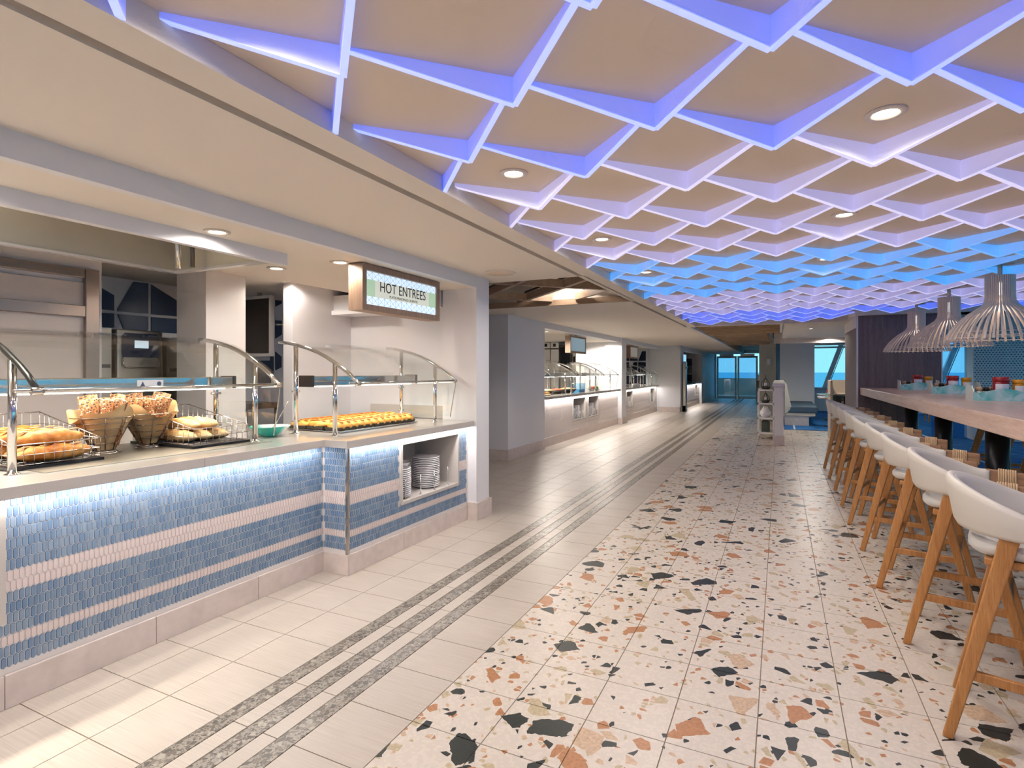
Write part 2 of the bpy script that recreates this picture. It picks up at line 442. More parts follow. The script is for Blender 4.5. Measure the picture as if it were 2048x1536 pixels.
# ---- main lattice ceiling
HX, HYL, LX0, LY0, SK = .389, .3815, -.802, 1.684, .022
def latt(i, j):
    x = LX0 + HX * i
    return x, LY0 + HYL * j + SK * (x - LX0)
XB = -1.522                                    # inner face of the border beam
XR = 5.3; YE = 11.55
ce = MB().box(XB - .03, XR + .3, -1.8, YE + .1, ZL + .018, ZL + .05).build('ceiling', 'ceil_white', kind='structure', label='backing of the diamond panel ceiling')
FH = .088                                      # fin depth at the point of the V
def arm(mb, p, q, h, t, x_clip=None):
    # wedge plate from p (thin corner) to q (deep point), hanging from z=0
    p = Vector(p); q = Vector(q)
    d = (q - p).normalized(); n = Vector((-d.y, d.x, 0)) * t / 2
    hp = .006; hq = h
    if x_clip is not None and q.x < x_clip < p.x:
        f = (p.x - x_clip) / (p.x - q.x); q = p + (q - p) * f; hq = hp + (hq - hp) * f
    vs = [p - n, p + n, q + n, q - n]
    mb.add([(a.x, a.y, 0) for a in vs] + [(vs[0].x, vs[0].y, -hp), (vs[1].x, vs[1].y, -hp), (vs[2].x, vs[2].y, -hq), (vs[3].x, vs[3].y, -hq)],
           [(0, 1, 2, 3), (7, 6, 5, 4), (0, 4, 5, 1), (1, 5, 6, 2), (2, 6, 7, 3), (3, 7, 4, 0)])
def zone(y):
    if y < 2.68: return 'fin_violet'
    if y < 4.95: return 'fin_white'
    if y < 7.05: return 'fin_cyan'
    if y < 9.55: return 'fin_white'
    return 'fin_violet'
T = .022
fm, fmb, pm = {}, {}, None
for z in ('fin_violet', 'fin_white', 'fin_cyan'):
    m = MB(); arm(m, (-HX, -HYL - SK * HX, 0), (0, 0, 0), FH, T); arm(m, (HX, -HYL + SK * HX, 0), (0, 0, 0), FH, T)
    fm[z] = m.mesh('light_fin', z)
    m = MB(); arm(m, (HX, -HYL + SK * HX, 0), (0, 0, 0), FH, T, XB - (LX0 - 2 * HX)); fmb[z] = m.mesh('light_fin', z)
def led(mb, p, q, x_clip=None):
    # lit lower edge of a fin arm
    p = Vector(p); q = Vector(q); hp, hq = .006, FH
    if x_clip is not None and q.x < x_clip < p.x:
        f = (p.x - x_clip) / (p.x - q.x); q = p + (q - p) * f; hq = hp + (hq - hp) * f
    mb.beam(p + Vector((0, 0, -hp - .0015)), q + Vector((0, 0, -hq - .0015)), T, .003)
lm, lmb = {}, {}
for z in ('violet', 'white', 'cyan'):
    m = MB(); led(m, (-HX, -HYL - SK * HX, 0), (0, 0, 0)); led(m, (HX, -HYL + SK * HX, 0), (0, 0, 0)); lm['fin_' + z] = m.mesh('fin_edge', 'edge_' + z)
    m = MB(); led(m, (HX, -HYL + SK * HX, 0), (0, 0, 0), XB - (LX0 - 2 * HX)); lmb['fin_' + z] = m.mesh('fin_edge', 'edge_' + z)
e = .004
def dia(pts, nm='ceiling_panel'):
    cx_ = sum(p[0] for p in pts) / len(pts); cy_ = sum(p[1] for p in pts) / len(pts)
    q = [(cx_ + (a - cx_) * (1 - e / HX * 1.4), cy_ + (b - cy_) * (1 - e / HX * 1.4)) for a, b in pts]
    return MB().prism(q, 0, .016).mesh(nm, 'ceil_panel')
S_ = SK * HX
pm = dia([(0, -2 * HYL), (HX, -HYL + S_), (0, 0), (-HX, -HYL - S_)])
cb = XB - (LX0 - 2 * HX)                        # border clip, local to column i=-2
f_ = cb / HX
pmb = dia([(cb, -2 * HYL + HYL * f_), (HX, -HYL + S_), (cb, -HYL * f_)])
unseen = {}
for j in range(-9, 30):
    for i in range(-2, 17):
        if (i + j) % 2: continue
        x, y = latt(i, j)
        if y > YE + .02 or y < -1.2 or x > XR: continue
        if x > .8 and y > 10.4 : continue
        z = zone(y - SK * (x - LX0))
        d_ = FX * x + FY * (y - .3)
        uu = 1024 + F_PX * (RX * x + RY * (y - .3)) / d_ if d_ > .2 else -9e9
        seen = d_ > .2 and -260 < uu < 2320 and HY - F_PX * (ZL - HCAM) / d_ > -330
        P_, F_, E_ = (pmb, fmb, lmb) if i == -2 else (pm, fm, lm)
        if seen:
            link('ceiling_panel', P_, ce, (x, y, ZL)); link('fin_edge', E_[z], link('light_fin', F_[z], ce, (x, y, ZL)))
        else:
            for nm, me in (('ceiling_panel_field', P_), ('light_fin_field', F_[z]), ('fin_edge_field', E_[z])):
                mb = unseen.setdefault((nm, me.materials[0].name), MB())
                mb.add([(v.co.x + x, v.co.y + y, v.co.z) for v in me.vertices], [tuple(p.vertices) for p in me.polygons])
for (nm, mt), mb in unseen.items():
    link(nm, mb.mesh(nm, mt), ce, (0, 0, ZL), kind='stuff')
# border beam, slot and soffits
struct('trim_1', MB().box(-1.672, XB, -1.8, 11.75, ZS, ZL + .06), 'ceil_white', label='border beam of the lattice ceiling')
struct('trim_2', MB().box(-1.73, -1.66, -1.8, 14.2, ZL, ZL + .05), 'ceil_white', label='roof of the recessed slot in the ceiling')
struct('trim_3', MB().box(XB, 1.12, 11.57, 11.75, ZS, ZL + .06).box(1.09, 1.20, 10.56, 11.57, ZS, ZL + .06).box(1.09, XR, 10.42, 10.56, ZS, ZL + .06), 'ceil_white', label='far border of the lattice ceiling')
sof = struct('ceiling_soffit', MB().box(-2.575, -1.722, -1.8, 5.02, ZS, ZS + .06)
       .box(-7, -1.722, 7.10, 20, ZS, ZS + .06).box(-7, -2.575, 4.83, 5.02, ZS, ZS + .06), 'ceil_white', label='flat pale soffit over the serving aisle')
# coffer with a wooden lattice between the two stations
struct('ceiling_coffer', MB().box(-7, -1.60, 4.9, 7.3, 2.62, 2.66).box(-1.722, -1.66, 5.02, 7.10, ZS, 2.62).box(-7, -1.66, 4.94, 5.02, 2.36, 2.62).box(-7, -1.66, 7.14, 7.24, 2.36, 2.62).box(-7, -6.9, 5.02, 7.14, 2.3, 2.62), 'ceil_white', label='pale upper ceiling inside the coffer')
cof = thing('wood_ceiling_lattice', 'wooden diagonal beam lattice in the ceiling coffer beside the white pier', 'ceiling beams', (-2.6, 6.06, 2.30))
def clip45(c, sgn, y0, y1, x0, x1):
    # line x + sgn*y = c within a rectangle, as two points
    pts = []
    for y in (y0, y1):
        x = c - sgn * y
        if x0 <= x <= x1: pts.append((x, y))
    for x in (x0, x1):
        y = (c - x) / sgn
        if y0 < y < y1: pts.append((x, y))
    return pts[:2] if len(pts) >= 2 else None
for k in range(-6, 6):
    for sgn, c0 in ((1, 3.76), (-1, -9.86)):
        if sgn < 0 and k % 2: continue
        c = c0 + .85 * k
        p = clip45(c, sgn, 5.06, 7.06, -6.0, -1.74)
        if not p: continue
        (xa, ya), (xb, yb) = p
        MB().beam((xa + 2.6, ya - 6.06, .10 - (.004 if sgn < 0 else 0)), (xb + 2.6, yb - 6.06, .10 - (.004 if sgn < 0 else 0)), .05, .09).build('beam', 'wood_beam', cof)
for k in range(-6, 6):
    p = clip45(3.76 + .85 * k + .1, 1, 5.1, 7.06, -5.5, -1.74)
    if p:
        (xa, ya), (xb, yb) = p
        MB().beam((xa + 2.6, ya - 6.06, .2), (xb + 2.6, yb - 6.06, .2), .02, .03).build('track', 'black', cof)
MB().box(-3.4, .87, 1.0, 1.038, .0, .075).build('fascia', 'wood_beam', cof)

# ---- near station: header, pier, inner ceilings, walls
struct('trim_4', MB().box(-2.625, -2.572, -1.8, 4.60, 2.19, ZS + .01), 'white_paint', label='header above the near serving counter')
struct('ceiling_station', MB().box(-2.98, -2.625, -1.8, 4.66, 2.19, 2.23).box(-3.90, -2.98, 2.71, 4.66, 2.19, 2.23)
       .box(-5.5, -4.09, 2.2, 2.70, 2.25, 2.29).box(-5.5, -3.90, 2.70, 5.9, 2.25, 2.29).box(-5.5, -4.07, -1.8, 2.2, 2.25, 2.29), 'ceil_white', label='pale ceiling inside the near station')
struct('trim_5', MB().box(-3.03, -2.98, -1.8, 2.71, 2.112, 2.22), 'white_paint', label='lower fascia in front of the steel hood')
struct('wall_left_pier', MB().box(-2.95, -2.575, 4.57, 4.82, 0, 2.31), 'white_paint', label='white pier at the end of the near counter')
struct('baseboard_pier', MB().box(-2.66, -2.555, 4.552, 4.84, 0, .165), 'skirt')
# end wall and inner wall of the near station
ew = struct('wall_left', MB().box(-4.2, -2.6, 4.66, 4.83, 0, 2.31), 'white_paint', label='plain end wall of the near station')
MB().box(-3.9, -2.66, 4.645, 4.66, .935, 1.06).build('splash_panel', 'quartz', ew, label='speckled upstand above the worktop')
struct('wall_left_inner', MB().box(-4.30, -4.18, 3.86, 4.83, 0, 2.30), 'white_paint', label='short inner wall of the near station')
struct('trim_6', MB().box(-4.18, -2.97, 4.40, 4.655, 2.03, 2.185).box(-4.18, -3.7, 4.37, 4.655, 1.985, 2.03), 'white_paint', label='boxed bulkhead at the station ceiling')
wb = struct('wall_back', MB().box(-5.52, -5.42, -1.8, 7, 0, 2.3), 'white_paint', label='back wall of the near kitchen')
# geometric navy panels on the back wall: polygons in (y, z)
XW = -5.42
def navy(pts, mat='navy'):
    q = [pX(u, v, XW + .008) for u, v in pts]
    a = sum(q[i][0] * q[(i + 1) % len(q)][1] - q[(i + 1) % len(q)][0] * q[i][1] for i in range(len(q)))
    if a < 0: q = q[::-1]
    MB().prism(q, XW, XW + .008, axis='x').build('navy_panel', mat, wb)
S5 = lambda x, y: (180 + x / 5.91, 540 + y / 5.91)
for poly in ([(40, 150), (110, 195), (287, 300), (287, 480), (40, 455)], [(325, 462), (515, 138), (690, 158), (690, 515), (325, 488)],
             [(725, 170), (1020, 355), (1180, 455), (1180, 560), (725, 522)], [(40, 500), (287, 515), (287, 680), (40, 670)],
             [(325, 520), (690, 550), (690, 700), (640, 800), (450, 800), (390, 680)], [(725, 555), (1180, 590), (1180, 760), (725, 730)]):
    navy([S5(*p) for p in poly])
S7 = lambda x, y: (480 + x / 7.68, 500 + y / 7.68)
for poly in ([(115, 690), (190, 620), (190, 690)], [(220, 615), (370, 605), (390, 670), (220, 690)], [(548, 605), (645, 625), (645, 820), (548, 870)],
             [(676, 625), (700, 628), (700, 840), (676, 835)], [(676, 840), (832, 858), (832, 1068), (676, 1055)],
             [(548, 1080), (645, 1085), (645, 1300), (548, 1360)], [(832, 1155), (832, 1405), (728, 1395)],
             [(470, 900), (512, 990), (512, 1050), (470, 1050)], [(470, 1380), (520, 1480), (520, 1900), (470, 1900)],
             [(676, 1430), (832, 1430), (832, 1800), (800, 1900)], [(548, 1560), (640, 1640), (640, 1800), (548, 1850)],
             [(240, 1700), (480, 1700), (480, 2050), (240, 2050)], [(676, 2000), (832, 2100), (832, 2400), (676, 2400)]):
    navy([S7(*p) for p in poly], 'navy_dark')
# white column inside the kitchen
struct('wall_left_column', MB().box(-4.68, -4.30, 3.06, 3.44, 0, 2.26), 'white_gloss', label='white clad column behind the bread counter')
# shutter wall at left
sw = struct('wall_left_shutter', MB().box(-4.75, -4.62, -1.8, 2.38, 0, 2.26).box(-5.42, -4.62, 2.38, 2.44, 0, 2.26), 'white_paint', label='pale wall around the serving hatch')
for (a, b, c, d) in ((-1.2, 2.31, 1.88, 2.05), (-1.2, 2.31, .4, 1.83)):
    MB().box(-4.62, -4.605, a, b, c, d).build('hatch_panel', 'shutter', sw)
for b6 in ((-4.62, -4.58, -1.2, 2.31, 2.085, 2.15), (-4.62, -4.575, -1.2, 2.31, 1.80, 1.88), (-4.62, -4.57, 2.31, 2.40, .4, 2.15)): MB().box(*b6).build('hatch_frame', 'bronze', sw, bevel=.004)
# steel-lined hood recess
hood = thing('extraction_hood', 'brushed steel extraction hood above the bread counter', 'hood', (-3.5, .5, 2.15))
def hb(nm, x0, x1, y0, y1, z0, z1, mat='steel_hood', **k):
    return MB().box(x0 + 3.5, x1 + 3.5, y0 - .5, y1 - .5, z0 - 2.15, z1 - 2.15).build(nm, mat, hood, **k)
hb('back_plate', -4.08, -4.06, -1.8, 2.66, 2.15, 2.6); hb('end_plate', -4.06, -3.03, 2.66, 2.68, 2.15, 2.6)
hb('top_plate', -4.06, -3.03, -1.8, 2.66, 2.58, 2.6); hb('front_plate', -3.045, -3.03, -1.8, 2.66, 2.15, 2.6)
hb('lip', -4.10, -4.05, -1.8, 2.68, 2.135, 2.15, 'white_gloss'); hb('lip', -4.05, -3.05, 2.64, 2.69, 2.135, 2.15, 'white_gloss')
MB().tube([(-.46, 2.10, .0), (-.46, 2.10, .42)], .022, 12).build('duct_pipe', 'chrome', hood)
MB().tube([(-.30, 2.10, .0), (-.30, 2.10, .42)], .014, 12).build('duct_pipe', 'steel_dark', hood)
hb('light_bar_offscreen', -3.14, -3.06, -.8, 1.4, 2.54, 2.57, 'lamp_glow')

# ---- second row of stations along x = -3.85
XS = -3.85
ws = struct('wall_left_station', MB().box(-7, XS, 7.84, 7.96, 0, 2.32).box(-4.0, XS, 7.96, 9.35, 0, 2.32).box(-7, -3.97, 9.2, 9.35, 0, 2.32)
       .box(-4.0, XS, 9.35, 19.85, 2.19, 2.32).box(-4.25, XS + .05, 14.62, 15.12, 0, 2.32)
       .box(-7, -4.15, 14.75, 14.95, 0, 2.32).box(-7, -3.10, 19.85, 20.05, 0, 2.32).box(-3.4, -3.10, 20.05, 20.5, 0, 2.32)
       .box(-7, -6.9, 9.3, 20, 0, 2.32).box(-7.1, -7, 4.8, 8, 0, 2.32), 'white_paint', label='white wall framing the farther stations')
struct('baseboard_left', MB().box(-3.98, XS + .018, 7.822, 9.33, 0, .165).box(-7, -3.98, 7.82, 7.86, 0, .165)
       .box(-4.2, XS + .07, 14.6, 15.14, 0, .165).box(XS, -3.09, 19.83, 19.86, 0, .165).box(-3.12, -3.08, 19.83, 20.5, 0, .165), 'skirt')
struct('ceiling_kitchen', MB().box(-7, -3.98, 9.3, 20, 2.2, 2.24), 'ceil_white', label='pale ceiling of the farther kitchens')
# ---- far end: wall with double doors
struct('wall_left_far', MB().box(-3.35, -3.10, 25.6, 31, 0, 2.5).box(-3.35, -3.10, 20.5, 25.6, 2.15, 2.5).box(-5, -4.9, 20, 31, 0, 2.5).box(-5, -3.1, 25.7, 25.8, 0, 2.5), 'white_paint', label='white wall beyond the farther stations')
struct('baseboard_far', MB().box(-3.12, -3.08, 25.58, 31, 0, .165), 'skirt')
struct('wall_far', MB().box(-3.4, -3.02, 31, 31.2, 0, 2.6).box(-3.02, -1.0, 31, 31.2, 2.33, 2.6).box(-1.0, -.55, 31, 31.2, 2.33, 2.6).box(-.2, .6, 31, 31.2, 0, 2.6), 'white_paint', label='white end wall around the glass doors')
struct('ceiling_far', MB().box(-3.3, .9, 11.75, 31.3, 2.52, 2.56).box(-3.3, -1.66, 20, 31, ZS, 2.52), 'ceil_white', label='higher pale ceiling at the far end of the aisle')
struct('ceiling_right', MB().box(0.05, 6.7, 11.75, 16.95, ZS, ZS + .06).box(XR, 6.7, -1.8, 11.75, ZS, ZS + .06).box(-.2, 6.7, 16.95, 22.6, 2.52, 2.56), 'ceil_white', label='pale ceiling over the window seating')
struct('trim_7', MB().box(-.15, 6.6, 16.95, 17.05, 2.17, 2.53), 'skirt', label='grey bulkhead edge above the window seating')
cofa = struct('wall_far_column', MB().box(-.66, -.12, 21.4, 22.2, 0, 2.53), 'beige_lam', label='pale laminate column beside the aisle')
MB().box(-.12, -.10, 21.38, 22.2, 0, 2.53).build('side_panel', 'wood_clad', cofa)
MB().box(-.42, -.30, 21.38, 21.4, 1.62, 1.84).build('wall_speaker', 'white_gloss', cofa, bevel=.01)
# second lilac panel wall right of the column
struct('wall_right_panel', MB().box(.0, .95, 19.3, 19.4, 0, 2.53), 'white_paint', label='white panel wall beside the window')
# wood slat ceilings at the far end
for nm, x0, x1, ya, yb, lab in (('slat', -1.62, .02, 11.8, 14.2, 'wooden slat ceiling just past the lattice ceiling'), ('slat', -1.62, -.3, 14.8, 20.5, 'wooden slat ceiling before the far glass doors')):
    t = thing('slat_ceiling', lab, 'ceiling slats', ((x0 + x1) / 2, (ya + yb) / 2, ZS))
    n = int((yb - ya) / .24)
    for k in range(n):
        y = ya + (k + .5) * (yb - ya) / n - (ya + yb) / 2; h = (x1 - x0) / 2
        MB().beam((-h, y - .05, .09 + .03 * (k % 2)), (h, y + .12, .09 + .03 * (k % 2)), .06, .12).build('slat', 'wood_slat', t)
    MB().box(-(x1 - x0) / 2, (x1 - x0) / 2, -(yb - ya) / 2 - .06, -(yb - ya) / 2, 0, .2).box(-(x1 - x0) / 2, (x1 - x0) / 2, (yb - ya) / 2, (yb - ya) / 2 + .06, 0, .2).build('end_board', 'wood_slat', t)
struct('trim_8', MB().box(-1.73, -1.64, 11.75, 20.6, ZS, 2.53).box(.0, .06, 11.75, 14.3, ZS, 2.53), 'white_paint', label='pale edge around the slat ceilings')
# ---- glass double doors
for k, (x0, x1) in enumerate(((-3.0, -2.02), (-1.99, -1.02))):
    d = struct('door_%d' % (k + 1), MB().box(x0, x0 + .09, 31.02, 31.09, 0, 2.2).box(x1 - .09, x1, 31.02, 31.09, 0, 2.2).box(x0 + .09, x1 - .09, 31.02, 31.09, 0, .12).box(x0 + .09, x1 - .09, 31.02, 31.09, 2.1, 2.2), 'white_gloss', label='white framed glass door')
    MB().box(x0 + .09, x1 - .09, 31.05, 31.06, .12, 2.1).build('pane', 'glass_blue', d)
    MB().box(x0 + .15, x1 - .15, 30.96, 31.02, 2.2, 2.31).build('closer_box', 'steel', d)
MB().box(-8, -.4, 31.2, 36.2, -.1, 0).box(-8, -.4, 36.1, 36.2, 0, 1.0).build('deck', 'grout_dark', kind='structure', label='open deck with a solid rail beyond the glass doors')
# ---- window wall at the far right
wf = struct('window_1', MB().box(.9, 6.7, 22.5, 22.6, 0, .80).box(.9, 6.7, 22.3, 22.6, 2.36, 2.56).box(.9, 6.7, 22.25, 22.6, .80, .84), 'white_paint', label='sloping mullioned window wall over the sea')
MB().box(.9, 6.6, 22.52, 22.53, .84, 2.36).build('pane', 'glass_window', wf)
for k in range(4):
    x = pY(1652, 768, 22.45)[0] + k * 1.62
    MB().beam((x - .06, 22.45, .8), (x + .48, 22.45, 2.4), .17, .14).build('mullion', 'white_gloss', wf)
    MB().beam((x + .04, 22.36, .8), (x + .58, 22.36, 2.4), .03, .02).build('mullion_seal', 'black', wf)
MB().box(.9, 6.6, 21.9, 22.0, 2.20, 2.26).build('blind_box', 'white_gloss', wf)
ww = struct('window_2', MB().box(6.6, 6.7, -1.8, 22.5, 0, .34).box(6.6, 6.7, -1.8, 22.5, 2.26, 2.56), 'white_paint', label='long side window wall')
MB().box(6.65, 6.66, -1.8, 22.5, .34, 2.26).build('pane', 'glass_window', ww)
for k in range(13):
    MB().beam((6.65, -1.4 + 1.9 * k, .34), (6.65, -.9 + 1.9 * k, 2.26), .12, .1, up=(1, 0, 0)).build('mullion', 'white_gloss', ww)
# ---- sea
MB().add([(-9000, -9000, -14), (9000, -9000, -14), (9000, 9000, -14), (-9000, 9000, -14)], [(0, 1, 2, 3)]).build('sea', 'sea', kind='stuff', label='open blue sea beyond the windows', cat='sea')
# ---- perforated white column near the windows
pcx, pcy = 4.15, 13.6
col = struct('wall_right_column', MB().box(3.55, 4.55, 14.3, 14.9, 0, 2.31), 'white_gloss', label='white perforated column by the windows')
pb = MB()
for r_ in range(44):
    for c_ in range(19):
        x = 3.58 + .052 * c_ + (.026 if r_ % 2 else 0); z = .3 + .045 * r_
        if x < 4.53: pb.add([(x - .018, 14.299, z), (x, 14.292, z - .014), (x + .018, 14.299, z), (x, 14.292, z + .014)], [(0, 1, 2, 3)])
pb.build('perforation', 'steel', col, kind='stuff')
struct('wall_right_glazing', MB().box(2.9, 3.5, 14.5, 14.55, 0, 2.31), 'glass_blue', label='blue glass screen beside the perforated column')

# ---- wood-clad pillar at the end of the bar
PXL, PYF = 1.13, 10.57
pl = struct('wall_right', MB().box(PXL, 1.91, PYF, 12.43, 0, ZS + .03).box(1.91, 2.245, PYF, 12.43, .98, ZS + .03), 'wood_clad', label='wood clad pillar at the end of the high bar')
MB().box(PXL - .012, PXL + .012, PYF - .008, PYF + .02, 0, ZS).box(2.235, 2.25, PYF - .006, PYF + .02, .98, ZS).build('corner_trim', 'white_gloss', pl)
struct('trim_9', MB().box(PXL - .008, PXL, 10.57, 12.43, 2.12, 2.3), 'ceil_white', label='bulkhead beside the wood clad pillar')
# ---- unseen shell added to block sky light, so daylight comes only through the glazing
struct('wall_near', MB().box(-7.2, 6.7, -2.1, -2.0, -.08, 2.8), 'white_paint', label='unseen wall added across the near end of the aisle to block sky light')
struct('wall_left_outer', MB().box(-7.2, -7.1, -2.0, 31.2, -.08, 2.8), 'white_paint', label='outer side wall behind the kitchens')
struct('ceiling_deck', MB().box(-7.1, .9, -2.0, 31.2, 2.72, 2.8).box(.9, 6.7, -2.0, 22.6, 2.72, 2.8), 'ceil_white', label='deck above all the ceilings')
struct('wall_right_upper', MB().box(6.6, 6.7, -2.0, 22.6, 2.56, 2.72).box(-.12, .9, 22.5, 22.6, 0, 2.72).box(.9, 6.6, 22.5, 22.6, 2.56, 2.72).box(-7.1, -3.4, 31, 31.2, 0, 2.72).box(-3.4, .6, 31, 31.2, 2.6, 2.72), 'white_paint', label='plain wall above the windows')
# ================================================================== LIGHTS OF THE PLACE
WARM = (1, .90, .80)
dl_ring = MB().lathe([(.070, 0), (.070, -.006), (.048, -.008), (.044, .004)], 24).mesh('ring', 'downlight_ring')
dl_lens = MB().lathe([(0.0001, -.002), (.043, -.003), (.043, .004)], 20).mesh('lens', 'lamp_glow')
PL, PSTA = 16.0, 11.0        # watts of one lattice lamp, one station lamp
def downlight(x, y, z, power, label, group, col=WARM, angle=168, off=False):
    t = thing('downlight', label, 'light', (x, y, z), 0, group)
    link('ring', dl_ring, t); link('lens', dl_lens, t)
    lamp('SPOT', 'downlight_lamp_offscreen' if off else 'downlight_lamp', (x, y, z - .012), power, col, .05, angle=angle, blend=.35)
# the two rows of lamps in the lattice ceiling; the rows go on over and behind the viewpoint
for k in range(-2, 3):
    for x in (-1.185, .36):
        y = 2.485 + 1.51 * k + SK * (x + .8)
        downlight(x, y, ZL, PL, 'small round downlight in a beige diamond ceiling panel', 'downlights in the lattice ceiling', off=k < 0)
for u, v in ((553, 536), (680, 524)):
    x, y = pz(u, v, 2.19); downlight(x, y, 2.19, PSTA, 'round downlight in the station ceiling above the sandwich tray', 'station ceiling downlights')
x, y = pz(434, 463, 2.19); downlight(x, y, 2.19, PSTA, 'round downlight beside the steel hood fascia', None)
downlight(-4.12, 3.76, 2.25, PSTA, 'round downlight in the inner kitchen ceiling', None)
for yy in (-.05, .92): downlight(-2.86, yy, 2.19, PSTA, 'round downlight over the near end of the bread counter', 'downlights over the bread counter end', off=True)
# the two bright lamps seen in the recess of the long white counter's station
for xx, yy in ((-4.2, 10.3), (-4.13, 14.15)): downlight(xx, yy, 2.2, 80, 'bright round lamp above the long white counter', 'lamps above the long white counter')
for u, v in ((1622, 657), (1611, 670), (1659, 674.5)):
    x, y = pz(u, v, ZS); downlight(x, y, ZS, 30, 'round downlight over the window seating', 'window seating downlights')
downlight(-2.55, 6.85, 2.62, PSTA, 'round downlight inside the wooden coffer', None)
# lamp inside the steel hood, which lights its bright near end
lamp('AREA', 'hood_lamp_offscreen', (-3.3, .3, 2.53), 17, (1, .93, .8), .1, size2=2.0, spread=80)
# ceiling speaker
sx_, sy_ = pz(1000, 546, ZS)
t = thing('ceiling_speaker', 'flat round speaker grille in the soffit beside the white pier', 'speaker', (sx_, sy_, ZS))
MB().lathe([(.145, .004), (.145, -.006), (.128, -.008), (.126, -.002)], 32).build('rim', 'ceil_white', t)
MB().lathe([(.0001, -.004), (.126, -.004), (.126, .002)], 32).build('grille', 'ceil_panel', t)
# ================================================================== NEAR COUNTERS
ZW, TW = .935, .052
# picket tiles: elongated hexagons facing +x, plane coordinates (a = along, z)
PW, PH, PP = .0204, .0445, .0065
def picket_data(w=PW, h=PH, p=PP, g=.0011, d=.004):
    def ring(k):
        W = w / 2 - g - k; Hh = h / 2 + p / 2 - g - k
        return [(0, -Hh), (W, -Hh + p), (W, Hh - p), (0, Hh), (-W, Hh - p), (-W, -Hh + p)]
    o = ring(0); i = ring(.0018)
    vs = [(0, a, b) for a, b in o] + [(d, a, b) for a, b in i]
    fs = [tuple(range(6, 12))] + [(k, (k + 1) % 6, 6 + (k + 1) % 6, 6 + k) for k in range(6)]
    return vs, fs
TV, TF = picket_data()
tile_me = {m: MB().add(TV, TF).mesh('picket_tile', m) for m in ('tile_blue', 'tile_blue2', 'tile_blue3', 'tile_white')}
def row_mat(r):
    if r in (7, 8, 13): return 'tile_white'
    return ('tile_blue', 'tile_blue2', 'tile_blue3')[random.randrange(3)]
def picket_wall(parent, x, a0, a1, z0, z1, axis='y', limit=0, skip=None, sort=None):
    # axis 'y': plane x = const running along y; axis 'x': plane y = const facing -y running along x
    items = []
    nr = int((z1 - z0) / PH) + 1
    for r in range(nr):
        z = z1 - PH * (r + .5)
        if z < z0 + PH * .42: continue
        k = 0; a = a0 + PW * (.5 if r % 2 else 1.0)
        while a < a1 - PW * .45:
            if not (skip and skip[0] - PW * .5 < a < skip[1] + PW * .5 and skip[2] - PH * .5 < z < skip[3] + PH * .5):
                items.append((a, z, row_mat(r)))
            a += PW
    if sort: items.sort(key=sort)
    fields = {}
    for n, (a, z, m) in enumerate(items):
        if n < limit:
            o = link('picket_tile', tile_me[m], parent, (x, a, z) if axis == 'y' else (a, x, z))
            if axis == 'x': o.rotation_euler = (0, 0, -math.pi / 2)
        else:
            f = fields.setdefault(m, MB())
            if axis == 'y': f.add([(x + p[0], a + p[1], z + p[2]) for p in TV], TF)
            else: f.add([(a + p[1], x - p[0], z + p[2]) for p in TV], TF)
    for m, f in fields.items(): f.build('picket_tile_field', m, parent, kind='stuff')
def skirting(parent, x, a0, a1, h=.14, axis='y', step=.62, off=0, t=.014):
    a = a0
    while a < a1 - .01:
        b = min(a + step, a1)
        if axis == 'y': MB().box(x, x + t, a + .001, b - .001, 0, h).build('skirting_tile', 'skirt', parent, bevel=.002, seg=1)
        else: MB().box(a + .001, b - .001, x - t, x, 0, h).build('skirting_tile', 'skirt', parent, bevel=.002, seg=1)
        a = b
Y1 = 2.95; XA, XC = -2.899, -2.676
c1 = thing('serving_counter', 'bread counter with blue and white picket tile front', 'counter', (0, 0, 0))
MB().box(-3.65, XA, -.7, Y1 - .002, 0, ZW - TW).build('body', 'tile_grout', c1)
picket_wall(c1, XA, .62, Y1, .14, ZW - TW - .003, 'y', 300, skip=(.30, 1.155, .365, .9), sort=lambda t: (t[0] if t[0] > 1.15 else 3 + t[0]) + abs(t[1] - .45) * .3)
skirting(c1, XA, -.7, Y1)
# plate niche at the near end, mostly out of the picture
MB().frame(XA, -2.865, .30, 1.155, .365, .865, .03).box(XA, XA + .004, .33, 1.125, .395, .835).build('niche_frame', 'quartz', c1)
NY0, NY1, NZ0, NZ1 = 3.527, 4.394, .357, .85
c2 = thing('serving_counter', 'sandwich counter with an open plate niche in its tiled front', 'counter', (0, 0, 0))
MB().box(-3.6, XC, Y1, NY0, 0, ZW - TW).box(-3.6, XC, NY1, 4.565, 0, ZW - TW).box(-3.6, XC, NY0, NY1, 0, NZ0).box(-3.6, XC, NY0, NY1, NZ1, ZW - TW).box(-3.6, -3.16, NY0, NY1, NZ0, NZ1).build('body', 'tile_grout', c2)
MB().frame(-3.14, XC + .02, NY0, NY1, NZ0, NZ1, .02, .024).box(-3.16, -3.14, NY0, NY1, NZ0, NZ1).build('niche_lining', 'quartz', c2)
picket_wall(c2, XC, Y1 + .012, 4.56, .14, ZW - TW - .003, 'y', 120, skip=(NY0, NY1, NZ0, NZ1), sort=lambda t: t[0])
picket_wall(c2, Y1, XA + .006, XC - .012, .14, ZW - TW - .003, 'x', 0)
skirting(c2, XC, Y1, 4.565); skirting(c2, Y1, XA + .014, XC + .014, axis='x')
MB().box(XC - .012, XC + .008, Y1 - .008, Y1 + .012, .14, ZW - TW).build('corner_trim', 'steel', c2)
MB().box(XC, XC + .012, 4.555, 4.575, .14, ZW - TW).build('end_trim', 'white_gloss', c2)
